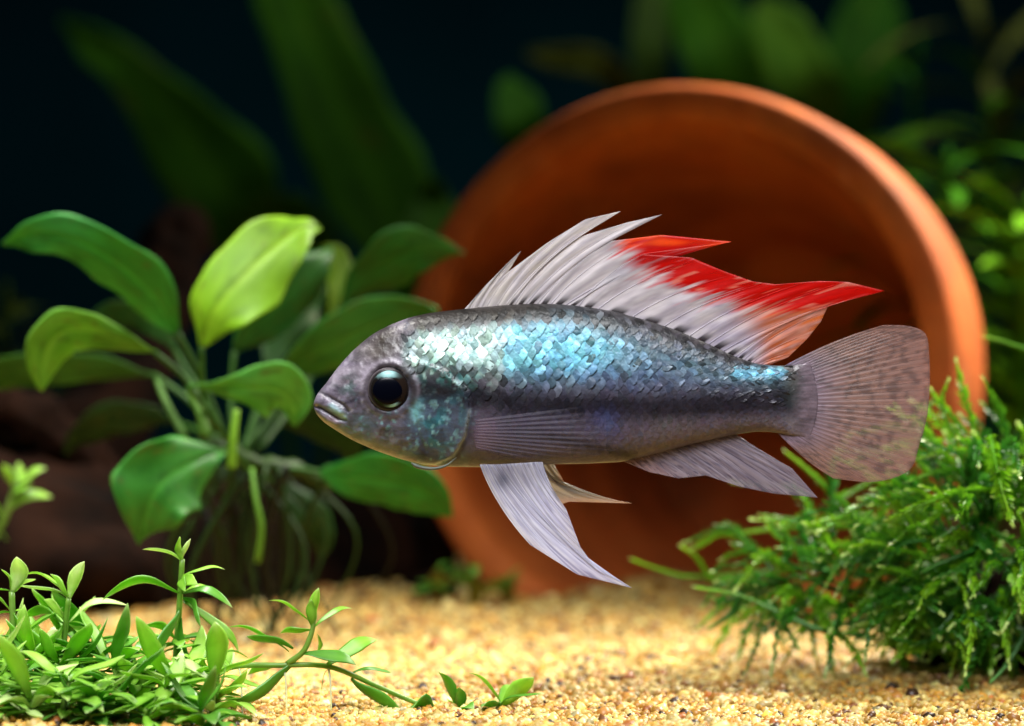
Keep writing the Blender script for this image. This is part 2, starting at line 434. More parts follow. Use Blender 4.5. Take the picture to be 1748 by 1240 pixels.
def body_colour(px, py):
    px = np.asarray(px, float); py = np.asarray(py, float)
    t, b = prof_at(TOP, px), prof_at(BOT, px)
    v = (py-t)/np.maximum(b-t, 1)
    n1 = vnoise(px/18, py/18, 1); n2 = vnoise(px/7, py/7, 2); n3 = vnoise(px/45, py/40, 4); n4 = 0.55*vnoise((px*0.8+py*0.6)/6.5, (py*0.8-px*0.6)/5.0, 9)+0.45*vnoise((px*0.5-py*0.87)/8, (py*0.5+px*0.87)/6, 14)
    C = np.broadcast_to(lin(92, 86, 100), px.shape+(3,)).copy()
    C = mixc(C, lin(126, 118, 124), sstep(0.62, 0.85, v)*sstep(1000, 1200, px)*0.8)
    C = mixc(C, lin(92, 84, 112), 0.6*n3*sstep(0.5, 0.75, v))
    C = mixc(C, lin(58, 60, 68), sstep(0.5, 0.3, v)*0.9)
    # blue sheen below the bright patch
    C = mixc(C, lin(86, 108, 150), 0.75*gauss(v, 0.40, 0.12)*sstep(850, 930, px)*sstep(1330, 1050, px)*(0.5+0.7*n1))
    # bright patch
    vc = 0.24+0.03*sstep(760, 900, px); wv = 0.115+0.035*sstep(800, 900, px)*sstep(1060, 960, px)
    ir = gauss(v, vc, wv)*sstep(676, 700, px)*(1-0.93*sstep(960, 1130, px))
    pale = np.where((px < 860)[..., None], lin(188, 222, 210), lin(140, 214, 228))
    pale = mixc(pale, lin(122, 200, 224), sstep(820, 940, px))
    pale = mixc(pale, lin(60, 120, 128), 0.55*sstep(0.55, 0.8, n2))
    C = mixc(C, pale, np.clip(ir*1.35, 0, 1)*(0.72+0.4*n2))
    C = mixc(C, lin(112, 140, 156), 0.55*gauss(v, 0.3, 0.14)*sstep(1000, 1060, px)*sstep(1330, 1180, px)*n2*1.4)
    # greenish glitter behind the eye
    gl = gauss(np.hypot((px-765)/70, (py-655)/42), 0, 0.9)*sstep(700, 720, px)
    C = mixc(C, lin(58, 62, 60), gl*0.75)
    C = mixc(C, lin(190, 232, 218), np.clip(gl*1.3, 0, 1)*sstep(0.60, 0.74, n4)*0.9)
    C = mixc(C, lin(64, 130, 122), gl*sstep(0.6, 0.75, n2)*0.8)
    # dark back
    dk = sstep(0.15, 0.08, v+0.05*(n2-0.5))*sstep(620, 660, px)
    C = mixc(C, lin(34, 27, 22), dk*(0.97-0.35*sstep(900, 1000, px)))
    
    brow = gauss(np.hypot((px-664)/34, (py-584)/30), 0, 0.95)
    # lateral band
    bandc = np.interp(px, [690, 760, 900, 1100, 1250, 1360], [664, 672, 690, 696, 690, 682])
    band = gauss(py, bandc, 24)*sstep(690, 712, px)*sstep(1385, 1350, px)
    C = mixc(C, lin(24, 21, 31), np.clip(band*1.15, 0, 1)*(1.0-0.18*n1))
    # streak low on the belly
    C = mixc(C, lin(26, 24, 34), gauss(seg_dist(px, py, [(930, 744), (1000, 760), (1078, 779)]), 0, 8)*0.9)
    C = mixc(C, lin(70, 84, 140), gauss(np.hypot(px-1030, py-722), 0, 22)*0.5)
    # tail stalk
    C = mixc(C, lin(112, 196, 224), gauss(py, 638, 9)*sstep(1240, 1256, px)*sstep(1345, 1325, px)*(0.55+0.6*n2))
    C = mixc(C, lin(86, 80, 66), gauss(np.hypot(px-1358, py-650), 0, 20)*0.6)
    C = mixc(C, lin(50, 66, 62), gauss(np.hypot(px-1362, py-680), 0, 22)*0.6)
    st = vnoise(px/40, (py-684)/2.6*(1+0.004*(1384-px)), 17)
    C = mixc(C, mixc(np.broadcast_to(lin(132, 114, 126), px.shape+(3,)).copy(), lin(88, 78, 86), st), sstep(1345, 1382, px+8*(n2-0.5)))
    # head
    hd = sstep(720, 670, px)
    H = np.broadcast_to(lin(126, 117, 134), px.shape+(3,)).copy()
    H = mixc(H, lin(88, 80, 92), 0.9*n1)
    H = mixc(H, lin(58, 54, 62), sstep(0.62, 0.8, n2)*0.55)
    H = mixc(H, lin(176, 170, 182), sstep(0.7, 0.85, vnoise(px/10, py/10, 15))*0.45)
    H = mixc(H, lin(168, 158, 170), sstep(0.6, 0.85, n3)*0.6)
    H = mixc(H, lin(120, 112, 104), gauss(np.hypot((px-640)/36, (py-600)/22), 0, 1)*0.7)
    H = mixc(H, lin(52, 48, 52), gauss(np.hypot(px-612, py-607), 0, 9)*0.6)
    H = mixc(H, lin(70, 88, 88), gauss(np.hypot(px-596, py-658), 0, 17)*sstep(0.35, 0.65, n2))
    H = mixc(H, lin(44, 40, 54), gauss(np.hypot(px-578, py-661), 0, 6)*0.8+gauss(seg_dist(px, py, [(592, 688), (610, 682), (622, 676)]), 0, 4.5)*0.85)
    H = mixc(H, lin(150, 150, 160), sstep(0.80, 0.95, v)*0.5)
    for bx, by, bw, bh, bs in [(604, 640, 9, 6, .7), (588, 650, 6, 8, .6), (618, 690, 10, 5, .7), (640, 726, 12, 7, .55), (664, 738, 16, 9, .5), (690, 752, 10, 12, .5), (600, 716, 8, 5, .5), (618, 742, 12, 5, .4), (660, 562, 18, 8, .8), (630, 584, 10, 7, .6), (652, 612, 12, 6, .4)]:
        H = mixc(H, lin(40, 36, 42), gauss(np.hypot((px-bx)/bw, (py-by)/bh)+0.5*(n2-0.5), 0, 1)*bs)
    H = mixc(H, lin(130, 190, 196), sstep(0.66, 0.80, n4)*gauss(np.hypot((px-640)/60, (py-715)/30), 0, 1)*0.7)
    H = mixc(H, lin(84, 116, 122), gauss(np.hypot((px-622)/22, (py-722)/16), 0, 1)*0.6)
    C = C*(1-hd[..., None])+H*hd[..., None]
    C = mixc(C, lin(46, 37, 27), np.clip(brow*1.15, 0, 1)*(1.0-0.3*n2))
    C = mixc(C, lin(30, 26, 32), gauss(seg_dist(px, py, G_LIP), 0, 3)*0.75)
    C = mixc(C, lin(40, 32, 40), gauss(seg_dist(px, py, G_MOUTH), 0, 2.5)*0.7)
    C = mixc(C, lin(190, 226, 234), gauss(seg_dist(px, py, [(568, 695), (578, 702), (588, 711)]), 0, 5.5)*0.95)  # white-cyan lip highlight painted into the skin colour
    C = mixc(C, lin(160, 128, 140), gauss(np.hypot((px-566)/14, (py-718)/6), 0, 1)*0.5)
    # gill cover
    gc = gauss(np.hypot((px-742)/50, (py-738)/52), 0, 1.05)
    C = mixc(C, lin(70, 100, 124), gc*0.85)
    C = mixc(C, lin(48, 128, 136), gc*sstep(0.55, 0.75, n1)*0.8)
    C = mixc(C, lin(128, 196, 200), gauss(np.hypot((px-712)/9, (py-702)/17), 0, 1)*0.9)
    C = mixc(C, lin(150, 214, 220), gc*sstep(0.62, 0.78, n4)*0.7)
    C = mixc(C, lin(36, 40, 50), gc*sstep(0.62, 0.78, vnoise(px/12, py/12, 19))*0.6)
    C = mixc(C, lin(26, 24, 32), gauss(np.hypot((px-724)/8, (py-772)/10), 0, 1)*0.85)
    C = mixc(C, lin(176, 196, 206), gauss(seg_dist(px, py, OPERC[3:]), 0, 2.6)*0.65)
    C = mixc(C, lin(40, 36, 46), gauss(seg_dist(px+0, py, [(x+7, y+2) for x, y in OPERC[2:6]]), 0, 4)*0.55)
    C = mixc(C, lin(108, 82, 100), gauss(np.hypot((px-826)/20, (py-738)/34), 0, 1)*0.6)
    # eye stripe
    C = mixc(C, lin(30, 26, 28), gauss(py, 668, 13)*sstep(700, 712, px)*sstep(790, 760, px)*0.85)
    de = np.hypot(px-EYE[0], py-EYE[1])
    C = mixc(C, lin(60, 52, 56), gauss(de, 41, 5)*0.7)
    C = mixc(C, lin(170, 160, 176), gauss(de, 49, 3.5)*0.35*sstep(700, 650, py))
    return C*(0.80+0.20*np.clip(ir*1.4, 0, 1))[..., None]

fish = thing('fish', 'silvery blue cichlid with red edged dorsal fin swimming in front of the pot', 'fish', P(930, 800, 0))

def make_body():
    xs = np.concatenate([np.array([535, 535.6, 536.4, 537.5, 539]), np.arange(541, 812, 2.0), np.arange(812, 1382, 4.0), [1382]])
    k = 208
    th = np.linspace(0, 2*math.pi, k, endpoint=False)
    PX = np.repeat(xs[:, None], k, 1)
    t, b, wd = prof_at(TOP, xs)[:, None], prof_at(BOT, xs)[:, None], prof_at(WID, xs)[:, None]
    PY = (t+b)/2-(b-t)/2*np.cos(th)[None]
    PX = PX+sstep(1330, 1382, xs)[:, None]*14*np.sin(th)[None]**2
    sn = np.sin(th)[None]
    Yd = np.sign(sn)*np.abs(sn)**0.92*wd
    r = body_relief(PX, PY)*np.abs(sn)**0.5
    Yd = Yd+np.sign(sn)*r
    d0 = CAM_D
    V = np.stack([(PX-874)/FPX*d0, Yd, CAM_H-(PY-620)/FPX*d0], -1).reshape(-1, 3)
    C = body_colour(PX.ravel(), PY.ravel())
    n = len(xs)
    F = [(i*k+j, (i+1)*k+j, (i+1)*k+(j+1) % k, i*k+(j+1) % k) for i in range(n-1) for j in range(k)]
    F += [tuple(range(k)), tuple((n-1)*k+j for j in range(k-1, -1, -1))]
    return obj('body', V, F, M_FISH, fish, C)
body = make_body()

def make_scales():
    VV, FF, CC = [], [], []
    off = 0
    nu, nv = 5, 5
    rows = 22; step = 17.5
    for side in (-1, 1):
        for r in range(rows):
            x0 = 690.0+(step/2 if r % 2 else 0)
            while x0 < 1352+22*(1-((r-10.5)/11)**2):
                x = x0+rng.normal(0, 1.6)
                x0 += step*(0.94 if x < 1200 else 0.8)
                t, b = float(prof_at(TOP, x)), float(prof_at(BOT, x))
                v = 0.045+0.91*r/(rows-1)
                h = (b-t)*0.91/(rows-1)
                cy = t+v*(b-t)+rng.normal(0, 1.2)
                if inside(np.array(x), np.array(cy), [(600, 640), (700, 640), (735, 622)]+OPERC[2:]+[(600, 800)]): continue
                lower = float(sstep(0.46, 0.60, v))
                if lower > 0.99 and x < 835: continue
                L = step*1.5*(0.94 if x < 1200 else 0.85)*rng.uniform(0.9, 1.15); Wd = h*1.15*rng.uniform(0.85, 1.15)
                lift = (0.013*(1-lower)+0.005*lower)*rng.uniform(0.4, 1.7)*(1-0.55*float(sstep(1000, 1120, x)))
                tw = rng.normal(0, 1)*0.008*(1-0.9*lower)
                sk = rng.normal(0, 2.2)*(1-0.6*lower)
                U, Q = np.meshgrid(np.linspace(0, 1, nu), np.linspace(-1, 1, nv), indexing='ij')
                rnd = np.sqrt(np.clip(1-(np.clip(U-0.45, 0, 1)/0.56)**2, 0.05, 1))
                sx = x+(U-0.55)*L
                sy = cy+Q*Wd*rnd*(0.55+0.45*np.minimum(1, U*2.4))*0.95+sk*U
                tt, bb = prof_at(TOP, sx), prof_at(BOT, sx)
                sy = np.clip(sy, tt+1, bb-1)
                Yd = side*(body_half(sx, sy)+body_relief(sx, sy)+0.003+lift*U**1.5*(1-0.35*Q**2)+tw*Q*U-0.012*(1-U)+0.003*(1-lower)*rng.normal(0, 1, U.shape)*U)
                V = np.stack([(sx-874)/FPX*CAM_D, Yd, CAM_H-(sy-620)/FPX*CAM_D], -1).reshape(-1, 3)
                base = body_colour(np.full(25, x), np.full(25, cy))
                loc = body_colour(sx.ravel(), sy.ravel())
                C = 0.45*base+0.55*loc
                g = rng.lognormal(-0.05, 0.42*(1-0.85*lower)*(1-0.4*float(sstep(1000, 1120, x))))
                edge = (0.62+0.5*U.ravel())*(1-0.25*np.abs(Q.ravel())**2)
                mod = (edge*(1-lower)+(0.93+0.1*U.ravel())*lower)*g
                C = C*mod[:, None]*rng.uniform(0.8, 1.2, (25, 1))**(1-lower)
                if r <= 1 and x > 840: C = C*0.25 if int(x/13) % 2 else C*1.9
                elif v < 0.34 and x > 960: C = C*(0.62 if int(x/13) % 2 else 1.25)
                C = C*np.array([rng.uniform(0.88, 1.1), rng.uniform(0.95, 1.05), rng.uniform(0.92, 1.12)])
                VV.append(V); CC.append(np.clip(C, 0, 0.95))
                F = [(i*nv+j, (i+1)*nv+j, (i+1)*nv+j+1, i*nv+j+1) for i in range(nu-1) for j in range(nv-1)]
                if side > 0: F = [f[::-1] for f in F]
                FF += [tuple(off+a for a in f) for f in F]
                off += nu*nv
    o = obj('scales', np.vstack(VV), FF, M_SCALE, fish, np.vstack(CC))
    tag(o, kind='stuff')
make_scales()

# ---- fins
def fin(name, base, tip, ctrl, colour, Yc, n_ray, rows=36, cols=420, amp=0.02, thick=0.012, wave=0.0, ray_name='fin_ray', ray_r=0.010, label=None, twist=0.0, rays_at=None, ray_k=1.15, smooth=False):
    """base/tip: paired control points in side-view pixels; ctrl: bend of the rays"""
    base = np.asarray(base, float); tip = np.asarray(tip, float)
    m = len(base); s = np.linspace(0, m-1, cols)
    i = np.minimum(s.astype(int), m-2); f = (s-i)[:, None]
    B = base[i]*(1-f)+base[i+1]*f; T = tip[i]*(1-f)+tip[i+1]*f
    if smooth: B, T = resample(base, cols), resample(tip, cols)
    t = np.linspace(0, 1, rows)[None, :, None]
    D = T-B
    Cn = B+D*np.array([ctrl[0], ctrl[1]])
    if len(ctrl) > 2: Cn = Cn+np.array([[ctrl[2], ctrl[3]]])*((s/(m-1)-0.5)*2)[:, None]
    G = (1-t)**2*B[:, None]+2*t*(1-t)*Cn[:, None]+t**2*T[:, None]
    sn = s/(m-1)
    ph = sn*n_ray*2*math.pi
    tt = np.linspace(0, 1, rows)[None]
    Yv = Yc+amp*np.cos(ph)[:, None]*(0.4+0.6*np.sin(math.pi*np.minimum(tt*1.1, 1)))+wave*np.sin(sn*7)[:, None]*tt**1.5+twist*tt**1.3
    V = np.stack([(G[..., 0]-874)/FPX*CAM_D, Yv, CAM_H-(G[..., 1]-620)/FPX*CAM_D], -1)
    C = colour(G[..., 0], G[..., 1], np.repeat(sn[:, None], rows, 1), np.repeat(tt, cols, 0), np.repeat(np.cos(ph)[:, None], rows, 1))
    th = thick*(1-0.85*tt)*np.ones((cols, 1))
    VV, F = slab(V.reshape(-1, 3), cols, rows, th)
    Cf = C.reshape(-1, 4)
    o = obj(name, VV, F, M_FIN, fish, np.vstack([Cf, Cf]))
    for q in range(n_ray):
        c = int((q+0.0)/n_ray*(cols-1)) if rays_at is None else int(rays_at[q]*(cols-1))
        pts = V[c, ::2]
        side = pts.copy(); side[:, 1] -= thick*0.3
        rad = ray_r*(1-0.85*np.linspace(0, 1, len(pts)))
        RV, RF = tube(side, rad, 6)
        col = np.repeat(C[c, ::2], 6, 0).copy(); col[:, :3] = np.clip(col[:, :3]*ray_k, 0, 0.9); col[:, 3] = np.clip(col[:, 3]*1.15, 0, 1)
        obj(ray_name, RV, RF, M_RAY, o, col)
    return o

def rgba(C, a):
    return np.concatenate([np.clip(C, 0, 0.95), np.clip(np.broadcast_to(a, C.shape[:-1]), 0, 1)[..., None]], -1)

RED = [(1060, 425), (1075, 396), (1130, 370), (1300, 395), (1300, 420), (1130, 430), (1180, 425), (1240, 435), (1330, 455), (1445, 455), (1600, 480), (1600, 510), (1440, 517), (1412, 526), (1345, 535), (1290, 526), (1245, 512), (1200, 502), (1150, 484), (1110, 466), (1082, 446)]
def dorsal_col(x, y, s, t, c):
    n = vnoise(s*170, t*6, 21); n2 = vnoise(s*60, t*10, 22); n3 = vnoise(s*420, t*14, 23)
    C = np.broadcast_to(lin(210, 204, 208), x.shape+(3,)).copy()
    C = mixc(C, lin(158, 150, 168), 0.55*n)
    C = mixc(C, lin(205, 198, 182), 0.5*n2*sstep(0.4, 0.2, s))
    C = mixc(C, lin(130, 120, 160), 0.6*sstep(0.5, 0.75, s)*n2)
    C = mixc(C, lin(190, 140, 140), 0.7*sstep(0.85, 0.97, s)*sstep(0.6, 0.2, t))
    org = sstep(1225, 1320, x)*sstep(0.12, 0.45, t)*sstep(495, 520, y)
    C = mixc(C, lin(196, 104, 48), org*(0.55+0.5*n))
    # streaky red border
    nf = vnoise(s*330, t*3, 24); jx = (0.55*nf+0.45*n-0.5)*70; jy = (0.55*nf+0.45*n-0.5)*-40
    f = np.zeros(x.shape)
    for k in range(9):
        f = f+inside(x+jx+(k-4)*4, y+jy-(k-4)*2, RED)/9.0
    red = mixc(np.broadcast_to(lin(190, 10, 4), x.shape+(3,)), lin(226, 74, 16), sstep(0.2, 0.75, n2)*sstep(430, 415, y))
    C = C*(1-f[..., None])+red*f[..., None]
    C = mixc(C, lin(215, 150, 130), f*sstep(0.78, 0.9, n)*0.5*sstep(445, 470, y))
    # crease shade between spines, painted into the membrane colour
    C = C*(1-0.16*sstep(-0.2, -0.9, c)*(1-f))[..., None]*(0.86+0.28*n3)[..., None]
    dash = sstep(0.15, 0.03, t)*sstep(0.0, -0.5, c)*sstep(0.2, 0.26, s)*sstep(0.95, 0.9, s)
    C = mixc(C, lin(22, 18, 20), dash*0.95)
    a = 0.84-0.25*sstep(0.7, 1, t)-0.16*n+0.1*f
    a = np.where(s < 0.04, 0.75, a)
    return rgba(C, a)
dbx = [792, 800, 812, 820, 835, 850, 862, 875, 890, 905, 925, 945, 965, 985, 1010, 1060, 1110, 1150, 1185, 1210, 1230, 1250, 1262, 1275, 1285, 1295, 1304]
dtip = [(800, 521), (842, 476), (890, 428), (868, 464), (935, 414), (1000, 374), (1061, 360), (990, 404), (1070, 380), (1131, 366), (1040, 412), (1130, 401), (1252, 413), (1092, 434), (1180, 440), (1235, 463), (1285, 481), (1325, 486), (1400, 480), (1448, 482), (1510, 497), (1440, 514), (1415, 519), (1401, 550), (1377, 580), (1346, 610), (1312, 624)]
fin('dorsal_fin', [(x, float(prof_at(TOP, x))+4) for x in dbx], dtip, (0.36, 0.60), dorsal_col, 0.0, 22, amp=0.010, wave=0.06, ray_name='spine', ray_r=0.010)

def caudal_col(x, y, s, t, c):
    n = vnoise(s*150, t*5, 31); n2 = vnoise(s*40, t*30, 32); n3 = vnoise(s*300, t*40, 33)
    C = np.broadcast_to(lin(158, 126, 118), x.shape+(3,)).copy()
    C = mixc(C, lin(140, 126, 152), sstep(0.45, 0.05, t)*0.9)
    C = mixc(C, lin(104, 86, 88), 0.6*n)
    C = mixc(C, lin(150, 112, 106), sstep(0.5, 1, t)*0.5)
    C = mixc(C, lin(66, 60, 64), 0.45*(n2 > 0.62))
    C = C*(0.88+0.26*n3)[..., None]
    a = 0.86-0.32*sstep(0.1, 0.7, t)+0.1*sstep(0.2, 0.05, t)-0.08*n+0.06*(c > 0.4)
    return rgba(C, a)
cb = [(1340, 625), (1350, 634), (1356, 646), (1359, 662), (1360, 680), (1359, 696), (1356, 710), (1350, 724), (1342, 734), (1326, 738)]
ct = [(1510, 555), (1553, 557), (1582, 571), (1588, 610), (1588, 660), (1583, 710), (1570, 758), (1552, 803), (1495, 823), (1425, 818)]
fin('caudal_fin', cb, ct, (0.5, 0.5, 0, 12), caudal_col, 0.0, 33, amp=0.004, wave=0.05, thick=0.014, ray_r=0.0065, twist=0.05, ray_k=1.05, smooth=True)

def anal_col(x, y, s, t, c):
    n = vnoise(s*60, t*4, 41); n2 = vnoise(s*140, t*8, 42)
    C = np.broadcast_to(lin(150, 140, 152), x.shape+(3,)).copy()
    C = mixc(C, lin(98, 88, 106), 0.8*n)
    C = mixc(C, lin(176, 140, 140), 0.5*sstep(0.35, 0.1, s))
    C = mixc(C, lin(72, 66, 88), sstep(0.62, 0.8, n2)*0.6)
    return rgba(C, 0.86-0.22*sstep(0.6, 1, t)-0.1*n)
ab = [(1066, 787), (1085, 784), (1105, 778), (1135, 769), (1165, 761), (1195, 754), (1220, 748), (1240, 744), (1256, 741)]
at_ = [(1074, 792), (1108, 806), (1158, 817), (1205, 812), (1262, 831), (1320, 843), (1396, 850), (1352, 800), (1276, 756)]
fin('anal_fin', ab, at_, (0.45, 0.40), anal_col, 0.0, 16, amp=0.005, ray_r=0.010)

def pelvic_col(x, y, s, t, c):
    n = vnoise(s*50, t*4, 51); n2 = vnoise(s*130, t*5, 52)
    C = np.broadcast_to(lin(214, 214, 228), x.shape+(3,)).copy()
    C = mixc(C, lin(164, 164, 200), 0.7*n)
    C = mixc(C, lin(208, 204, 206), 0.6*sstep(0.12, 0.0, s))
    C = mixc(C, lin(70, 80, 112), gauss(np.hypot((x-858)/12, (y-818)/14), 0, 1)*0.7)
    C = mixc(C, lin(110, 108, 150), sstep(0.66, 0.8, n2)*0.5)
    return rgba(C, 0.88-0.25*sstep(0.7, 1, t)-0.12*n)
pb_ = [(820, 792), (832, 792), (848, 792), (865, 791), (882, 790), (900, 789), (914, 788), (926, 788)]
pt_ = [(905, 928), (985, 978), (1078, 1001), (1020, 972), (990, 932), (978, 900), (966, 868), (946, 838)]
fin('pelvic_fin', pb_, pt_, (0.30, 0.52), pelvic_col, -0.24, 13, amp=0.005, ray_r=0.009, twist=-0.12, cols=300)
def pelvic2_col(x, y, s, t, c):
    n = vnoise(s*40, t*4, 61)
    C = np.broadcast_to(lin(196, 190, 178), x.shape+(3,)).copy()
    C = mixc(C, lin(204, 188, 160), 0.7*n)
    C = mixc(C, lin(215, 165, 125), sstep(0.6, 1, t)*0.6)
    return rgba(C, 0.92-0.15*n)
pb2 = [(835, 792), (855, 792), (880, 791), (900, 790), (915, 790), (930, 789), (945, 788)]
pt2 = [(880, 870), (930, 872), (972, 858), (1082, 861), (985, 848), (966, 828), (950, 800)]
fin('pelvic_fin', pb2, pt2, (0.50, 0.80), pelvic2_col, 0.20, 8, amp=0.014, ray_r=0.010, cols=260)

def pect_col(x, y, s, t, c):
    n = vnoise(s*40, t*4, 71)
    C = np.broadcast_to(lin(104, 98, 122), x.shape+(3,)).copy()
    C = mixc(C, lin(64, 58, 82), 0.8*n)
    C = mixc(C, lin(130, 104, 124), sstep(0.3, 0.05, t)*0.7)
    return rgba(C, 0.17-0.16*sstep(0.3, 0.95, t)+0.04*(c > 0.3))
qb = [(812, 716), (812, 726), (811, 736), (811, 746), (812, 756), (814, 764)]
qt = [(985, 694), (1035, 715), (1065, 740), (1060, 764), (1000, 780), (900, 788)]
fin('pectoral_fin', qb, qt, (0.5, 0.52), pect_col, -0.60, 11, amp=0.008, thick=0.008, ray_r=0.007, cols=200, twist=0.10, ray_k=0.85)

def make_eye():
    cx, cy = EYE; R = 37/FPX*CAM_D
    y0 = -float(body_half(cx, cy))-0.005
    c = P(cx, cy, 0); c[1] = y0+0.03
    def dome(r, bulge, off, n=14, k=48, lip=0.0, sq=(1, 1), dx=0, dz=0):
        th = np.linspace(0, 2*math.pi, k, endpoint=False)
        V = []; 
        for i in range(n+1):
            rr = r*math.cos(i/n*math.pi/2) if i < n else 0.0005
            hh = bulge*math.sin(i/n*math.pi/2)
            V.append(np.stack([c[0]+dx+sq[0]*rr*np.cos(th), np.full(k, c[1]-hh-off), c[2]+dz+sq[1]*rr*np.sin(th)], -1))
        V = np.vstack(V)
        F = [(i*k+j, i*k+(j+1) % k, (i+1)*k+(j+1) % k, (i+1)*k+j) for i in range(n) for j in range(k)]
        F += [tuple(n*k+j for j in range(k))]
        return V, F
    V, F = dome(R, 0.07, 0.0)
    d = np.hypot(V[:, 0]-c[0], V[:, 2]-c[2])/R
    zz = (V[:, 2]-c[2])/R; xx = (V[:, 0]-c[0])/R
    n = vnoise(V[:, 0]*30, V[:, 2]*30, 5)
    C = np.broadcast_to(lin(34, 30, 30), (len(V), 3)).copy()
    C = mixc(C, lin(96, 88, 92), sstep(0.9, 1.0, d)*0.8)
    eye = obj('eye', V, F, M_EYE, fish, C)
    V, F = dome(R*0.84, 0.07, 0.042, n=18, k=64)
    d = np.hypot(V[:, 0]-c[0], V[:, 2]-c[2])/R; zz = (V[:, 2]-c[2])/R; xx = (V[:, 0]-c[0])/R
    n = vnoise(V[:, 0]*40, V[:, 2]*40, 6)
    C = np.broadcast_to(lin(20, 17, 15), (len(V), 3)).copy()
    C = mixc(C, lin(150, 196, 196), sstep(0.50, 0.66, zz+0.10*n)*gauss(xx, -0.05, 0.42)*0.9)  # teal highlight painted into the top of the iris
    C = mixc(C, lin(36, 26, 20), sstep(0.2, 0.5, xx)*0.6)
    C = mixc(C, lin(170, 230, 240), sstep(-0.58, -0.66, zz)*gauss(xx, 0.18, 0.24))  # cyan glint painted as a crescent at the bottom
    obj('iris', V, F, M_EYE, eye, C)
    V, F = dome(R*0.70, 0.045, 0.080, n=10, k=40, sq=(0.98, 0.92), dx=-0.02, dz=-0.02)
    obj('pupil', V, F, M_EYE, eye, np.broadcast_to(lin(3, 4, 12), (len(V), 3)))
make_eye()
V = []
gm = resample([(703, 789), (716, 796), (738, 799), (762, 794), (780, 780)], 16)
pts = np.array([[*P(x, y, 0)] for x, y in gm]); pts[:, 1] = -0.30
Vg, Fg = tube(pts, np.interp(np.linspace(0, 1, 16), [0, 0.15, 0.8, 1], [0.008, 0.028, 0.016, 0.005]), 8, flat=1.6)
obj('gill_membrane', Vg, Fg, M_FIN, fish, np.hstack([np.broadcast_to(lin(104, 112, 104), (len(Vg), 3)), np.full((len(Vg), 1), 0.95)]))

# ------------------------------------------------------------------ broad leaves
def leaf_sheet(mid, half, Y, tilt=0.0, cup=0.15, wave=0.06, n=30, m=17, seed=0, skew=0.0):
    """mid: side-view pixels along the midrib, half: half widths in pixels, Y: depth along the midrib (cm), tilt: depth change across the width"""
    q = resample([(a[0], a[1], h, y) for a, h, y in zip(mid, half, Y)], n)
    ctr = np.array([P(a, b, y) for a, b, _, y in q])
    hw = np.maximum(q[:, 2], 0.6)*(CAM_D+q[:, 3])/FPX
    T = np.gradient(ctr, axis=0); T /= np.linalg.norm(T, axis=1)[:, None]
    A = np.stack([-T[:, 2], np.zeros(n), T[:, 0]], -1); A /= np.linalg.norm(A, axis=1)[:, None]+1e-9
    A = A+np.array([0, tilt, 0])[None]
    N = np.cross(T, A); N /= np.linalg.norm(N, axis=1)[:, None]+1e-9
    N[N[:, 1] > 0] *= 1.0
    u = np.linspace(-1, 1, m); t = np.linspace(0, 1, n)
    U, Tt = np.meshgrid(u, t)
    wv = wave*np.sin(Tt*9+seed+U*1.3)*np.abs(U)**1.5+wave*0.7*np.sin(Tt*17+seed*2.1)*np.abs(U)**3
    depth = cup*(U**2)*hw[:, None]+wv*hw[:, None].max()-0.03*np.exp(-(U/0.06)**2)*1.0
    edge = 1+(0.05*np.sin(Tt*13+seed*3+2*np.sign(U))+0.025*np.sin(Tt*31+seed*5+np.sign(U)))*np.abs(U)
    V = ctr[:, None]+A[:, None]*(U*hw[:, None]*edge)[..., None]+N[:, None]*depth[..., None]
    return V.reshape(-1, 3), n, m, U, Tt

def leaf_cols(U, T, base, light, seed=0, vein=0.35):
    """green blade with paler midrib and arching side veins"""
    nz = vnoise(U*3+seed*7, T*7, seed+80)
    C = np.broadcast_to(base, U.shape+(3,)).copy()
    C = mixc(C, light, 0.55*nz)
    vn = np.abs(((T*13-np.abs(U)*2.2) % 1)-0.5)
    C = mixc(C, light, sstep(0.10, 0.0, vn)*vein*(1-np.abs(U)))
    C = mixc(C, base*0.55, sstep(0.66, 0.85, vnoise(U*6+seed, T*12, seed+33))*0.5)
    C = mixc(C, lin(96, 82, 30), sstep(0.80, 0.92, vnoise(U*11+seed, T*20, seed+51))*0.5)
    C = mixc(C, light*1.15, np.exp(-(U/0.05)**2)*0.7)
    C = mixc(C, light*1.25, sstep(0.93, 1.0, np.abs(U))*0.35)
    return C.reshape(-1, 3)

def leaf_obj(parent, mid, half, Y, base, light, mat, tilt=0, cup=0.15, wave=0.06, seed=0, thick=0.03, petiole=None, pr=0.07, n=30, m=17, pcol=None, name='leaf'):
    V, n, m, U, T = leaf_sheet(mid, half, Y, tilt, cup, wave, n, m, seed)
    VV, F = slab(V, n, m, thick)
    C = leaf_cols(U, T, base, light, seed)
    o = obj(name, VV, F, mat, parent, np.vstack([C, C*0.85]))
    if petiole:
        pts = resample([P(*p) for p in petiole], 14)
        PV, PF = tube(pts, np.linspace(pr, pr*0.7, 14), 8)
        pc = light*0.8 if pcol is None else pcol
        obj('petiole', PV, PF, mat, o, np.broadcast_to(pc, (len(PV), 3)))
    return o

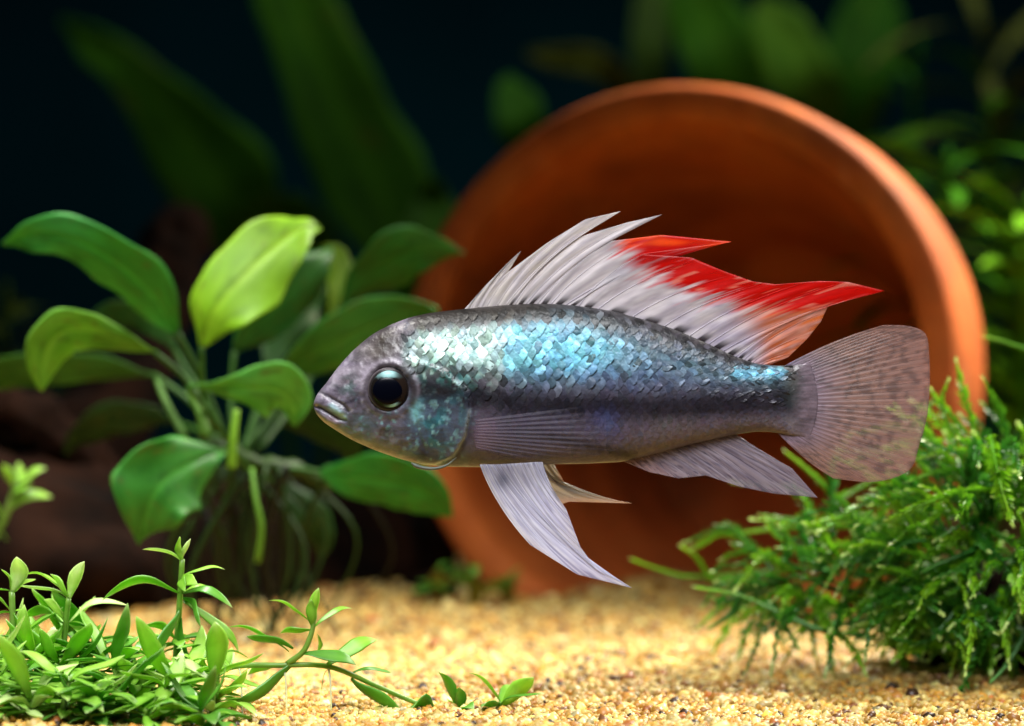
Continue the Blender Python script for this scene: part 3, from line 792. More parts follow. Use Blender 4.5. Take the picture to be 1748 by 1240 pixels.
G_MID, G_LT = lin(48, 136, 46), lin(86, 178, 82)
G_DK, G_DL = lin(38, 98, 28), lin(74, 140, 52)
an = thing('broad_leaf_plant', 'bushy aquarium plant with broad glossy green leaves beside the terracotta pot', 'plant', (P(420, 900, 8)[0], 8, 0.2))
crown = (395, 745, 8.0)
LV = [
 # mid, half, depth, tilt, colours, petiole
 dict(mid=[(302, 566), (262, 508), (200, 452), (130, 412), (60, 402), (4, 418)], half=[4, 44, 46, 36, 26, 3], Y=[7.6, 7.2, 6.8, 6.6, 6.8, 7.2], tilt=0.7, b=G_MID, l=G_LT, pet=[(380, 740, 8), (345, 650, 8), (302, 566, 7.6)]),
 dict(mid=[(344, 592), (368, 530), (420, 468), (478, 416), (520, 388), (544, 388)], half=[5, 56, 66, 52, 26, 3], Y=[7.0, 6.8, 6.9, 7.2, 7.5, 7.8], tilt=0.35, b=lin(108, 158, 12), l=lin(146, 188, 40), pet=[(350, 745, 7.8), (345, 670, 7.3), (344, 592, 7.0)]),
 dict(mid=[(262, 600), (205, 582), (150, 566), (105, 570), (78, 605), (70, 668)], half=[3, 19, 30, 38, 33, 2], Y=[7.2, 6.6, 6.1, 5.9, 6.0, 6.3], tilt=0.9, b=lin(80, 152, 34), l=lin(134, 190, 76), pet=[(370, 735, 8), (318, 650, 7.6), (262, 600, 7.2)]),
 dict(mid=[(322, 660), (372, 662), (425, 664), (470, 668), (500, 690), (506, 726)], half=[3, 13, 32, 48, 36, 2], Y=[6.8, 6.4, 6.0, 5.9, 6.1, 6.4], tilt=-0.8, b=lin(64, 142, 44), l=lin(116, 186, 90), pet=[(395, 760, 8), (352, 700, 7.2), (322, 660, 6.8)]),
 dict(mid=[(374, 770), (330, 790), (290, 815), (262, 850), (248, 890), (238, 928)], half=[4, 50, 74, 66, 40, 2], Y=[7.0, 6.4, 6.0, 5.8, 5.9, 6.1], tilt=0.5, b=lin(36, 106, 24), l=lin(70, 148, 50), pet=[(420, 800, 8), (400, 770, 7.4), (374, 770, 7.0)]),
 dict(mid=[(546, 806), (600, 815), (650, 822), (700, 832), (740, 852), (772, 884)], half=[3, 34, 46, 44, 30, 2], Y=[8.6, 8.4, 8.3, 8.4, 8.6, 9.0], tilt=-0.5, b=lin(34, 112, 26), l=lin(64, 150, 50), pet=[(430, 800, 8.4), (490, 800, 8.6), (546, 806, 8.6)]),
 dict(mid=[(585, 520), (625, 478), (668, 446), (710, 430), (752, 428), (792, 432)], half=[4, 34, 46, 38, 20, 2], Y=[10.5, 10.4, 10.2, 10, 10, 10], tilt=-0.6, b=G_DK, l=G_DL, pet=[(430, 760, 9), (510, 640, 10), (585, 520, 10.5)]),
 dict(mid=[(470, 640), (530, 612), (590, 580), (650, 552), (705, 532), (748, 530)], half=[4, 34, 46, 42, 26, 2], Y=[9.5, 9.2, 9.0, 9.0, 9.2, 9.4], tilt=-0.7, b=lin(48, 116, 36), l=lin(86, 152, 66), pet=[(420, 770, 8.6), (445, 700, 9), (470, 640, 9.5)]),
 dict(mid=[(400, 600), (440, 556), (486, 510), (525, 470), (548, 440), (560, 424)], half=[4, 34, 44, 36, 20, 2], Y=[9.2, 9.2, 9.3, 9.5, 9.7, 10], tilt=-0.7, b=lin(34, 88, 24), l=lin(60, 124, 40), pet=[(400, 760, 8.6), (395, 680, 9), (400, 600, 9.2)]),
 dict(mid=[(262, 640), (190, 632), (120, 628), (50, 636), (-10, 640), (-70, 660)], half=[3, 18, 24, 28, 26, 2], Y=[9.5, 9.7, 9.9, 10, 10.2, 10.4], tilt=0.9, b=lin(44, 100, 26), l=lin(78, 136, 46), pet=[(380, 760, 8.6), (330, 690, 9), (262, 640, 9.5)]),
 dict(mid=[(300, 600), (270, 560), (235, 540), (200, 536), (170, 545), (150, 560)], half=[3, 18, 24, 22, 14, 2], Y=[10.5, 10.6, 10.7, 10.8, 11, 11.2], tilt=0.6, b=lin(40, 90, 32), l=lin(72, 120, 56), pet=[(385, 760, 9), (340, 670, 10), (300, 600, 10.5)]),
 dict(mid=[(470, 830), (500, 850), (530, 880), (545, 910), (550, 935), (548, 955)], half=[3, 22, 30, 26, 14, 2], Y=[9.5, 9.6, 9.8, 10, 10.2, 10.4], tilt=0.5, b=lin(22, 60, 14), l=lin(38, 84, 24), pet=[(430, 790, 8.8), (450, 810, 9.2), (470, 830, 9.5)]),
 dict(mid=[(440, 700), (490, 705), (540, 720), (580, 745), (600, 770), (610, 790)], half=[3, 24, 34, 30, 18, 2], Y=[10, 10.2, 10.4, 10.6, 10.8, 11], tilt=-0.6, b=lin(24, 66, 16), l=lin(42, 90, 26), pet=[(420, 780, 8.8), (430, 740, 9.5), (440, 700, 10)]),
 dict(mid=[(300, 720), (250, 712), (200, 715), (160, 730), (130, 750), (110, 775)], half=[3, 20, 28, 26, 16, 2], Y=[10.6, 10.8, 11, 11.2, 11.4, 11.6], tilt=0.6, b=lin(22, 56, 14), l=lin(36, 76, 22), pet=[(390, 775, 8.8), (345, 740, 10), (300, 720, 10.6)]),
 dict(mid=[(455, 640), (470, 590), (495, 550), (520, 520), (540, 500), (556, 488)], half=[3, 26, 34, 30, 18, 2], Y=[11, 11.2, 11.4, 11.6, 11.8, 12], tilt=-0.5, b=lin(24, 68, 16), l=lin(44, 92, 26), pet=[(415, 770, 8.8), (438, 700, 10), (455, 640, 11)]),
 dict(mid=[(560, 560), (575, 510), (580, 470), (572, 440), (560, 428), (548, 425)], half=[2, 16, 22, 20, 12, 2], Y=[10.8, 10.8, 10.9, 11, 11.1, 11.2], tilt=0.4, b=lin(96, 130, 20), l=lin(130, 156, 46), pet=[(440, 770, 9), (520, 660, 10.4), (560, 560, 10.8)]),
]
for k, L in enumerate(LV):
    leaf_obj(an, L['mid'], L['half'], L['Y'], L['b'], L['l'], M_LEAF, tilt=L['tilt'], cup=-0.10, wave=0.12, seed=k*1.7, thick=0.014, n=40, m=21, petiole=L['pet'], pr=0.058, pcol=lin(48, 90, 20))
# creeping stem and hanging roots
sp = resample([P(330, 770, 8.6), P(380, 762, 8.0), P(430, 790, 8.2), P(500, 800, 8.8), P(560, 830, 9.6)], 24)
V, F = tube(sp, 0.13+0.03*np.sin(np.arange(24)*1.9), 10)
obj('rhizome', V, F, M_LEAF, an, np.broadcast_to(lin(44, 70, 20), (len(V), 3)))
for k in range(34):
    x0 = random.uniform(330, 600); x1 = x0+random.uniform(-40, 50); Y0 = random.uniform(8, 10.5)
    Y1 = Y0+random.uniform(0, 2.5)
    e = P(x1, 960, Y1); e[2] = float(sand_h(e[0], e[1]))-0.05
    a = P(x0, 795, Y0); mdl = (a+e)/2+np.array([random.uniform(-.9, .9), random.uniform(-.5, .5), random.uniform(-.3, .3)])
    V, F = tube(resample([a, mdl, e], 12), np.linspace(0.045, 0.02, 12)*random.uniform(0.6, 1.3), 6)
    cc = [lin(30, 56, 12), lin(20, 26, 10), lin(40, 70, 18), lin(16, 20, 8)][k % 4]
    obj('root', V, F, M_LEAF, an, np.broadcast_to(cc, (len(V), 3)))
# young pale shoots at the crown
for (pts, r, c) in [([(395, 800, 7.2), (398, 750, 7.2), (404, 700, 7.3)], 0.08, lin(112, 158, 34)), ([(440, 960, 7.8), (446, 900, 7.6), (436, 850, 7.6), (430, 800, 7.8)], 0.055, lin(98, 150, 44)), ([(352, 745, 7.2), (340, 700, 7.3), (322, 664, 7.6)], 0.09, lin(88, 134, 40)), ([(318, 752, 7.8), (285, 690, 8), (268, 650, 8.3)], 0.065, lin(70, 110, 34))]:
    V, F = tube(resample([P(*p) for p in pts], 14), np.linspace(r, r*0.6, 14), 8)
    obj('shoot', V, F, M_LEAF, an, np.broadcast_to(c, (len(V), 3)))

# ------------------------------------------------------------------ driftwood
def log(name, label, pts, radii, seed, k=40, n=70, parent=None):
    p = resample(pts, n); r = np.interp(np.linspace(0, 1, n), np.linspace(0, 1, len(radii)), radii)
    V, F = tube(p, r, k)
    V = V.reshape(n, k, 3); c = p[:, None]
    th = np.linspace(0, 2*math.pi, k, endpoint=False)
    u = np.arange(n)[:, None]*0.22
    nz = vnoise(u+0*th, 3+2*np.cos(th)[None]+0*u, seed)*0.5+vnoise(u*2.3, 6+4*np.sin(th)[None]+0*u, seed+1)*0.3+vnoise(u*0.6+0*th, 9+9*np.cos(th+1)[None]+0*u, seed+2)*0.25
    V = c+(V-c)*(0.62+0.75*nz)[..., None]
    if parent is not None:
        return obj(name, V.reshape(-1, 3), F, M_WOOD, parent)
    return tag(obj(name, V.reshape(-1, 3), F, M_WOOD), label, 'driftwood')
dw = thing('driftwood', 'dark brown gnarled driftwood log lying behind the broad leaved plant', 'driftwood', (P(150, 950, 19)[0], 19, 0.3))
log('trunk', '', [(-13.5, 12.8, 1.4), (-10.5, 12.9, 1.2), (-7.6, 13.6, 1.1), (-5.8, 15.0, 0.9), (-4.4, 17.0, 0.8), (-3.2, 18.0, 0.7), (-1.9, 19.2, 0.6)], [2.3, 2.2, 1.9, 1.8, 1.7, 1.5, 1.3], 3, parent=dw)
log('branch', '', [(-8.6, 15.5, 1.6), P(200, 660, 19), P(270, 500, 21), P(310, 400, 22), P(330, 385, 23)], [0.9, 0.8, 0.75, 0.6, 0.2], 8, parent=dw)
log('branch', '', [(-13.0, 14.0, 3.2), (-9.5, 13.6, 3.6), (-8.0, 13.8, 3.2), (-6.9, 14.6, 1.8)], [0.6, 0.6, 0.5, 0.5], 13, parent=dw)

# ------------------------------------------------------------------ carpet plants (front left)
def blade(length, width, arch, n=11, k=8, seed=0):
    """closed spatulate leaf along +X, arching in Z (cm)"""
    t = np.linspace(0, 1, n)
    prof = np.interp(t, [0, 0.12, 0.35, 0.58, 0.78, 0.92, 1], [0.24, 0.40, 0.84, 1.0, 0.78, 0.36, 0.03])*width/2
    x = length*np.sin(t*1.0*abs(arch)+1e-6)/max(abs(arch), 1e-3) if abs(arch) > 1e-3 else length*t
    z = length*(1-np.cos(t*abs(arch)))/max(abs(arch), 1e-3)*(-np.sign(arch))
    th = np.linspace(0, 2*math.pi, k, endpoint=False)
    V = np.zeros((n, k, 3))
    V[..., 0] = x[:, None]
    V[..., 1] = prof[:, None]*np.cos(th)
    V[..., 2] = z[:, None]+np.minimum(prof*0.22, 0.016)[:, None]*np.sin(th)+0.28*np.abs(V[..., 1])
    F = [(i*k+j, i*k+(j+1) % k, (i+1)*k+(j+1) % k, (i+1)*k+j) for i in range(n-1) for j in range(k)]+[tuple(range(k-1, -1, -1)), tuple((n-1)*k+j for j in range(k))]
    mid = np.exp(-(np.cos(th)/0.3)**2)[None]*np.ones((n, 1))
    return V.reshape(-1, 3), F, np.repeat(t, k), mid.ravel()

CP = {}
def carpet_mesh(kind, tone):
    var = random.randrange(3)
    key = (kind, tone, var)
    if key in CP: return CP[key]
    L, Wd, ar = [(0.62, 0.20, 0.9), (0.55, 0.22, 0.35), (0.7, 0.13, 1.3), (0.48, 0.20, 0.6), (0.80, 0.24, -0.5), (0.6, 0.10, 1.1)][kind]
    V, F, t, mid = blade(L, Wd*(0.75, 0.95, 1.12)[var], ar, n=13)
    V[:, 1] += 0.05*(var-1)*np.sin(t*2.6)
    V[:, 2] += 0.02*np.sin(t*7+var*2)
    b, l = [(lin(98, 160, 30), lin(150, 200, 72)), (lin(122, 178, 40), lin(176, 214, 98)), (lin(70, 136, 30), lin(112, 172, 60)), (lin(160, 196, 96), lin(216, 228, 172))][tone]
    C = mixc(np.broadcast_to(b, (len(V), 3)), l, 0.55*t+0.35*mid)
    C = mixc(C, lin(200, 215, 150), 0.6*sstep(0.86, 1, t))
    CP[key] = make_mesh('carpet_leaf', V, F, M_CARPET, C)
    return CP[key]

def stem_tube(parent, pts, r0, r1, col=(104, 150, 44), name='stem', n=18):
    p = resample(pts, n)
    V, F = tube(p, np.linspace(r0, r1, n), 8)
    C = mixc(np.broadcast_to(lin(*col), (len(V), 3)), lin(170, 195, 110), 0.4*vnoise(V[:, 0]*6, V[:, 2]*6, 3))
    obj(name, V, F, M_CARPET, parent, C)
    return p

def whorl(parent, at, n, up, kinds, tones, sc=1.0, phase=0.0, rnd=0.25):
    for q in range(n):
        az = phase+q*2*math.pi/n+random.uniform(-rnd, rnd)
        el = up+random.uniform(-0.2, 0.2)
        inst('leaf', carpet_mesh(random.choice(kinds), random.choice(tones)), parent, at, (random.uniform(-.25, .25), -el, az), sc*random.uniform(0.8, 1.15))

def leaf_to(parent, a, px, py, Y, kind, tone, roll=0.0):
    """one leaf from point a whose tip reaches toward the given point"""
    b = P(px, py, Y); d = b-np.asarray(a)
    me = carpet_mesh(kind, tone)
    L, ar = [(0.62, 0.9), (0.55, 0.35), (0.7, 1.3), (0.48, 0.6), (0.80, -0.5), (0.6, 1.1)][kind]
    cx, cz = L*math.sin(abs(ar))/abs(ar), L*(1-math.cos(ar))/abs(ar)*(-np.sign(ar))
    chord = math.hypot(cx, cz); drop = math.atan2(cz, cx)
    az = math.atan2(d[1], d[0]); el = math.atan2(d[2], math.hypot(d[0], d[1]))
    m = Matrix.Rotation(az, 3, 'Z') @ Matrix.Rotation(-(el-drop), 3, 'Y') @ Matrix.Rotation(roll+(0.45 if roll >= 0 else -0.35), 3, 'X')
    o = inst('leaf', me, parent, a, m.to_euler(), float(np.linalg.norm(d)/chord))
    return o

CARPET_GROUP = 'small carpet plants rooted in the sand'
def carpet_thing(px, Y, label):
    b = P(px, 620, Y); b[2] = float(sand_h(b[0], Y))
    return thing('carpet_plant', label, 'plant', b, CARPET_GROUP), b

# tall plant with the splayed top shoot
t, b = carpet_thing(296, 0.6, 'tallest small carpet plant with splayed narrow top leaves before the broad leaved plant')
p = stem_tube(t, [b-np.array([0, 0, .1]), P(300, 1130, 0.5), P(306, 1040, 0.3), P(311, 955, 0.2)], 0.05, 0.035)
top = P(311, 960, 0.2); mid_ = P(309, 1012, 0.25); low = P(305, 1040, 0.3)
for a, x, y, Y, k, tn, rl in [(top, 292, 922, 0.0, 1, 1, 1.2), (top, 328, 922, 0.3, 1, 3, -1.0), (top, 232, 945, 0.1, 2, 3, 0.3), (P(313, 985, .2), 386, 978, 0.2, 5, 1, 0.0), (P(313, 985, .2), 324, 1008, -0.2, 3, 1, 0.6), (P(311, 985, .2), 303, 1015, -0.1, 3, 0, 0.4),
                              (mid_, 194, 1036, 0.6, 2, 0, 0.2), (mid_, 362, 1019, 0.1, 5, 1, 0.2), (mid_, 372, 1050, -0.2, 5, 2, 0.2), (P(312, 1022, 0.2), 352, 1088, -0.1, 3, 2, -0.9), (low, 272, 1140, -0.4, 4, 2, 1.0), (P(306, 1055, .3), 318, 1160, 0.2, 4, 2, -1.2), (P(312, 1030, 0.2), 396, 1140, 0.2, 5, 0, 0.3), (P(300, 1090, 0.4), 240, 1075, 0.4, 0, 0, 0.4)]:
    leaf_to(t, a, x, y, Y, k, tn, rl)
for q in range(3): whorl(t, P(301, 1090+q*50, 0.5), 4, 0.2, [0, 3], [0, 1, 2], 0.9, q)

# two shoots at the left
t, b = carpet_thing(104, 0.4, 'small carpet plant with a pair of upright pale top leaves on a thin stem')
stem_tube(t, [b-np.array([0, 0, .1]), P(108, 1150, 0.4), P(110, 1090, 0.3), P(117, 1022, 0.2)], 0.05, 0.035)
a = P(117, 1025, .2)
for x, y, Y, k, tn, rl in [(160, 964, 0.1, 1, 3, -0.9), (90, 985, 0.4, 3, 1, 0.8), (40, 1008, 0.5, 5, 3, 0.3), (60, 985, 0.8, 2, 1, 0.0)]: leaf_to(t, a, x, y, Y, k, tn, rl)
a = P(112, 1065, .3)
for x, y, Y, k, tn, rl in [(212, 1046, 0.1, 5, 3, 0.2), (48, 1030, -0.2, 5, 3, 0.2), (70, 1110, -0.4, 4, 0, 0.8), (60, 1060, .8, 0, 0, .2), (170, 1085, .6, 5, 0, 0)]: leaf_to(t, a, x, y, Y, k, tn, rl)
for q in range(3): whorl(t, P(109, 1110+q*45, 0.4), 5, 0.25, [0, 3, 4], [0, 1, 2], 0.85, q*0.7)
t, b = carpet_thing(20, 0.2, 'small carpet plant with stubby cupped pale top leaves')
stem_tube(t, [b-np.array([0, 0, .1]), P(18, 1150, 0.2), P(22, 1080, 0.1), P(20, 1010, 0.1)], 0.055, 0.04)
a = P(21, 1012, .1)
for x, y, Y, k, tn, rl in [(46, 951, 0, 3, 3, -0.8), (15, 975, 0.3, 3, 1, 0.8), (60, 988, 0.2, 3, 3, -0.2), (-30, 1015, 0.3, 5, 1, 0)]: leaf_to(t, a, x, y, Y, k, tn, rl)
a = P(22, 1045, .1)
for x, y, Y, k, tn, rl in [(100, 1130, -0.3, 4, 0, -0.6), (-20, 1070, 0, 2, 0, 0), (-30, 1030, .5, 2, 1, .3), (60, 1075, .6, 2, 1, 0)]: leaf_to(t, a, x, y, Y, k, tn, rl)
for q in range(3): whorl(t, P(19, 1090+q*50, 0.2), 5, 0.2, [0, 3, 4], [0, 1, 2], 0.9, q*0.9)

# runner with upright shoot
t, b = carpet_thing(360, 0.3, 'creeping runner plant with one upright leafy shoot lying across the sand')
def on_sand(px, Y, lift):
    q = P(px, 620, Y); q[2] = float(sand_h(q[0], Y))+lift; return q
rp = stem_tube(t, [P(300, 1175, 0.4), P(350, 1150, 0.3), P(410, 1137, 0.2), P(470, 1136, 0.1), P(560, 1138, 0.1), P(640, 1170, 0.3), P(700, 1196, 0.5), P(760, 1216, 0.6), on_sand(830, 0.6, 0.03)], 0.042, 0.028, n=40)
stem_tube(t, [P(490, 1134, 0.1), P(518, 1112, 0.0), P(532, 1080, 0.0), P(536, 1055, 0.0)], 0.042, 0.028)
a = P(535, 1062, 0)
for A, x, y, Y, k, tn, rl in [(a, 556, 1005, 0.0, 1, 1, -1.0), (P(536, 1075, 0), 520, 1025, -0.1, 1, 0, 0.9), (P(528, 1065, 0), 462, 1030, 0.2, 5, 1, 0.3), (P(538, 1072, 0), 614, 1048, 0.1, 2, 0, 0.2), (P(530, 1078, 0), 480, 1085, 0.1, 3, 0, 0.2),
                              (P(500, 1108, .1), 412, 1094, 0.0, 0, 2, 0.4), (P(490, 1115, .1), 388, 1076, 0.3, 5, 0, 0.1), (P(505, 1130, 0.1), 400, 1188, -0.4, 4, 2, 0.7), (P(520, 1118, 0), 605, 1150, -0.1, 0, 2, 0.3), (P(540, 1085, 0), 560, 1125, 0.4, 5, 0, 0.2),
                              (P(560, 1138, .1), 660, 1105, 0.3, 0, 0, 0.3), (P(600, 1150, .2), 685, 1160, 0.6, 5, 2, 0.2), (P(565, 1140, .1), 545, 1185, 0.0, 5, 2, 0.2), (P(600, 1158, .2), 688, 1204, 0.0, 4, 2, -0.6), (P(430, 1140, .2), 395, 1188, 0.0, 5, 0, 0.2), (P(740, 1214, .6), 680, 1220, 0.1, 3, 2, 0.3), (P(470, 1136, .1), 440, 1160, 0.5, 0, 0, 0.3)]:
    leaf_to(t, A, x, y, Y, k, tn, rl)
for x, Y in [(408, 0.2), (484, 0.1), (560, 0.1)]:
    rt = stem_tube(t, [P(x, 1138, Y), P(x+4, 1165, Y-0.1), on_sand(x+6, Y-0.3, -0.05)], 0.016, 0.010, (206, 206, 170), 'root', 8)
a = on_sand(780, 0.6, 0.0)
t2, b = carpet_thing(782, 0.6, 'tiny three leaved plantlet on bare sand at the runner end')
for x, y, Y, k, tn, rl in [(735, 1146, 0.6, 0, 2, 0.4), (800, 1178, 0.3, 3, 2, -0.6), (765, 1192, 1.0, 3, 0, 0.2), (800, 1215, 0.0, 3, 2, 0)]: leaf_to(t2, P(782, 1216, .6), x, y, Y, k, tn, rl)
stem_tube(t2, [on_sand(782, 0.6, -0.1), P(782, 1216, .6), P(783, 1206, .6)], 0.035, 0.03, n=6)
t2, b = carpet_thing(854, 0.6, 'small plantlet with three spreading rounded leaves standing alone on sand')
for x, y, Y, k, tn, rl in [(788, 1148, 0.7, 2, 1, 0.2), (914, 1156, 0.5, 1, 1, -0.6), (922, 1190, 0.2, 5, 2, 0), (816, 1210, 0.2, 3, 2, 0), (880, 1172, 1.0, 3, 0, 0)]: leaf_to(t2, P(854, 1206, .6), x, y, Y, k, tn, rl)
stem_tube(t2, [on_sand(854, 0.6, -0.1), P(854, 1212, .6), P(855, 1198, .6)], 0.04, 0.03, n=6)

# the low mat: individual rosettes
spots = []
for gx in range(9):
    for gy in range(0, 4):
        spots.append((-70+gx*52+random.uniform(-20, 20)+gy*8, -1.7+gy*0.85+random.uniform(-0.3, 0.3)))
for px, Y in spots:
    if px > 385 or (px > 300 and Y > 0.4): continue
    b = P(px, 620, Y); b[2] = float(sand_h(b[0], Y))
    tone = random.choice([0, 1, 2])
    near = min([(20, 'beside the plant with stubby cupped top leaves'), (104, 'beside the plant with two upright top leaves'), (296, 'around the foot of the tallest carpet plant'), (375, 'at the edge of the mat under the runner')], key=lambda q: abs(q[0]-px))[1]
    t = thing('carpet_plant', ['bright green low rosette ', 'pale yellowish green low rosette ', 'deep green low rosette '][tone]+near, 'plant', b, 'low rosettes of the carpet mat')
    hh = random.uniform(0.5, 1.35)*(0.75 if px < 230 else 0.65)
    if Y < -0.9: hh *= 0.6
    lean = np.array([random.uniform(-.15, .15), random.uniform(-.15, .15), 0])
    stem_tube(t, [b-np.array([0, 0, .08]), b+lean*0.5+np.array([0, 0, hh*0.5]), b+lean+np.array([0, 0, hh])], 0.045, 0.03, n=8)
    nw = 3
    for q in range(nw):
        f = (q+0.6)/nw
        whorl(t, b+lean*f+np.array([0, 0, hh*f]), random.choice([4, 5]), 0.15+0.55*f, [0, 1, 3, 0, 4, 5], [[0, 0, 0, 1], [1, 1, 3, 1], [2, 2, 2, 0]][tone], random.uniform(0.9, 1.4), random.uniform(0, 6))

# sprig on the driftwood, far left
b = P(20, 905, 9)
t = thing('stem_plant', 'small blurred sprig with rounded leaves growing against the dark driftwood', 'plant', (b[0], 9, float(sand_h(b[0], 9))))
stem_tube(t, [np.array([b[0]-.5, 9, float(sand_h(b[0]-.5, 9))-.1]), P(-20, 950, 9), P(10, 880, 9), P(30, 820, 9)], 0.06, 0.05, (96, 140, 40))
for A, x, y, k, tn in [((28, 830), 40, 790, 3, 1), ((28, 830), 74, 806, 3, 1), ((26, 835), -5, 795, 3, 1), ((14, 870), 82, 860, 0, 1), ((5, 890), -30, 850, 0, 0), ((0, 910), 15, 925, 3, 0), ((20, 850), 50, 825, 3, 0)]:
    leaf_to(t, P(A[0], A[1], 9), x, y, 9+random.uniform(-.3, .3), k, tn, 0.4)

# ------------------------------------------------------------------ moss
def frond_geo(pts, leaf=0.10, gap=0.045, r=0.022, seed=0, tone=0, spread=0.9):
    rr = np.random.default_rng(seed)
    pts = np.asarray(pts, float)
    Ls = np.linalg.norm(np.diff(pts, axis=0), axis=1).sum()
    n = 12
    p = resample(pts, n)
    V, F = tube(p, np.linspace(r, r*0.45, n), 5)
    tcol = [(lin(54, 122, 18), lin(140, 200, 40)), (lin(34, 98, 20), lin(96, 172, 56)), (lin(90, 156, 14), lin(178, 222, 60))][tone]
    tl = np.repeat(np.linspace(0, 1, n), 5)
    C = [mixc(np.broadcast_to(tcol[0], (len(V), 3)), tcol[1], tl**3)]
    VV = [V]; FF = list(F); off = len(V)
    m = max(6, int(Ls/gap)); q = resample(pts, m)
    T = np.gradient(q, axis=0); T /= np.linalg.norm(T, axis=1)[:, None]+1e-9
    A = np.cross(T, np.array([0, 1, 0])); A /= np.linalg.norm(A, axis=1)[:, None]+1e-9
    B = np.cross(T, A)
    for i in range(m):
        f = i/(m-1)
        for sgn in (-1, 1):
            phi = rr.normal(0, 0.55)
            side = (A[i]*math.cos(phi)+B[i]*math.sin(phi))*sgn
            ang = spread*(1-0.65*f**4)*rr.uniform(0.75, 1.2)
            d = T[i]*math.cos(ang)+side*math.sin(ang)
            L = leaf*(0.75+0.4*math.sin(math.pi*min(1, f*1.05)))*rr.uniform(0.7, 1.25)
            wd = np.cross(d, side if abs(np.dot(d, side)) < 0.99 else B[i]); wd /= np.linalg.norm(wd)+1e-9
            wv = (wd*0.75+T[i]*0.3)*L*0.34
            o = q[i]
            up = np.cross(d, wd)*L*0.12
            lv = np.array([o, o+d*L*0.5+wv+up*0.4, o+d*L+up, o+d*L*0.5-wv+up*0.4])
            VV.append(lv); FF.append((off, off+1, off+2)); FF.append((off, off+2, off+3)); off += 4
            c = mixc(np.broadcast_to(tcol[0], (4, 3))*rr.uniform(0.75, 1.25), tcol[1], np.array([0.1, 0.3, 0.75, 0.3])*(0.35+0.65*f**2))
            if f > 0.93: c = mixc(c, lin(206, 226, 140), np.full(4, 0.7))
            C.append(c)
    return np.vstack(VV), FF, np.vstack(C)

mb = P(1690, 1150, 6.5)
moss = thing('moss_clump', 'bushy feathery green moss clump spilling over the right side of the pot', 'moss', (mb[0], 6.5, 0.0))
hero = [
 ([(1470, 948, 8.5), (1400, 965, 9.2), (1290, 978, 9.8), (1180, 985, 9.6), (1125, 972, 9.4), (1078, 955, 9.2)], 0.05, 0.035, 0),
 ([(1215, 990, 9.6), (1200, 968, 9.5), (1185, 948, 9.4), (1163, 933, 9.3)], 0.05, 0.035, 2),
 ([(1500, 890, 8), (1430, 900, 8.3), (1340, 902, 8.6), (1280, 908, 8.8), (1228, 913, 9)], 0.06, 0.038, 2),
 ([(1480, 890, 8), (1430, 850, 8), (1385, 808, 8), (1342, 772, 8)], 0.07, 0.045, 2),
 ([(1420, 905, 8.2), (1370, 890, 8.4), (1330, 885, 8.5), (1300, 880, 8.6)], 0.06, 0.035, 0),
 ([(1400, 960, 8), (1360, 935, 8), (1325, 915, 8), (1308, 895, 8)], 0.05, 0.03, 2),
 ([(1480, 1085, 6), (1400, 1075, 6.4), (1330, 1045, 6.8), (1260, 1016, 7), (1188, 1003, 7.2)], 0.06, 0.035, 0),
 ([(1262, 1018, 7), (1250, 1045, 7), (1228, 1062, 7), (1208, 1074, 7)], 0.03, 0.03, 1),
 ([(1310, 1030, 7), (1340, 1070, 6.6), (1365, 1110, 6.2)], 0.03, 0.025, 1),
 ([(1470, 1010, 7), (1420, 1005, 7.2), (1370, 985, 7.5), (1330, 990, 7.6)], 0.06, 0.03, 1),
 ([(1690, 850, 4), (1672, 930, 3.4), (1652, 1010, 3.0), (1642, 1090, 2.8), (1646, 1160, 2.7)], 0.15, 0.06, 1),
 ([(1645, 1020, 3.2), (1615, 1062, 3.1), (1575, 1098, 3), (1520, 1088, 2.9)], 0.10, 0.04, 1),
 ([(1700, 836, 3), (1650, 838, 2.6), (1590, 855, 2.3), (1545, 875, 2.2), (1518, 886, 2.1)], 0.09, 0.04, 2),
 ([(1690, 745, 3), (1700, 790, 2.4), (1712, 840, 2.1), (1728, 892, 2)], 0.12, 0.04, 2),
 ([(1640, 1040, 3.4), (1600, 1010, 3.2), (1555, 982, 3), (1506, 968, 2.9)], 0.09, 0.04, 0),
 ([(1690, 925, 3.4), (1650, 944, 3.1), (1610, 960, 3), (1575, 976, 3)], 0.06, 0.035, 1),
 ([(1665, 905, 3.4), (1700, 945, 3), (1735, 990, 2.8), (1775, 1030, 2.7)], 0.13, 0.045, 1),
 ([(1670, 900, 3.4), (1710, 915, 3), (1745, 935, 2.8), (1780, 950, 2.7)], 0.11, 0.045, 0),
 ([(1740, 800, 4), (1680, 778, 3.8), (1620, 770, 3.6), (1570, 782, 3.5)], 0.08, 0.04, 2),
 ([(1720, 820, 4), (1650, 806, 3.8), (1600, 806, 3.6), (1550, 822, 3.5)], 0.08, 0.04, 0),
 ([(1800, 605, 8), (1750, 595, 8), (1710, 582, 8), (1680, 575, 8)], 0.05, 0.035, 2),
 ([(1668, 770, 6), (1660, 720, 6), (1645, 670, 6), (1634, 622, 6)], 0.11, 0.045, 2),
 ([(1650, 740, 6), (1630, 715, 6), (1605, 690, 6), (1590, 668, 6)], 0.10, 0.045, 2),
 ([(1720, 760, 5.6), (1715, 720, 5.5), (1702, 690, 5.5), (1680, 650, 5.5)], 0.10, 0.045, 0),
 ([(1760, 1060, 3), (1740, 1100, 2.8), (1715, 1140, 2.6), (1690, 1165, 2.5)], 0.06, 0.04, 1),
 ([(1560, 960, 5), (1520, 1020, 4.8), (1490, 1060, 4.7), (1455, 1100, 4.6)], 0.08, 0.04, 1),
 ([(1600, 1000, 4.4), (1560, 1050, 4.2), (1550, 1100, 4.1), (1570, 1125, 4)], 0.08, 0.04, 1),
]
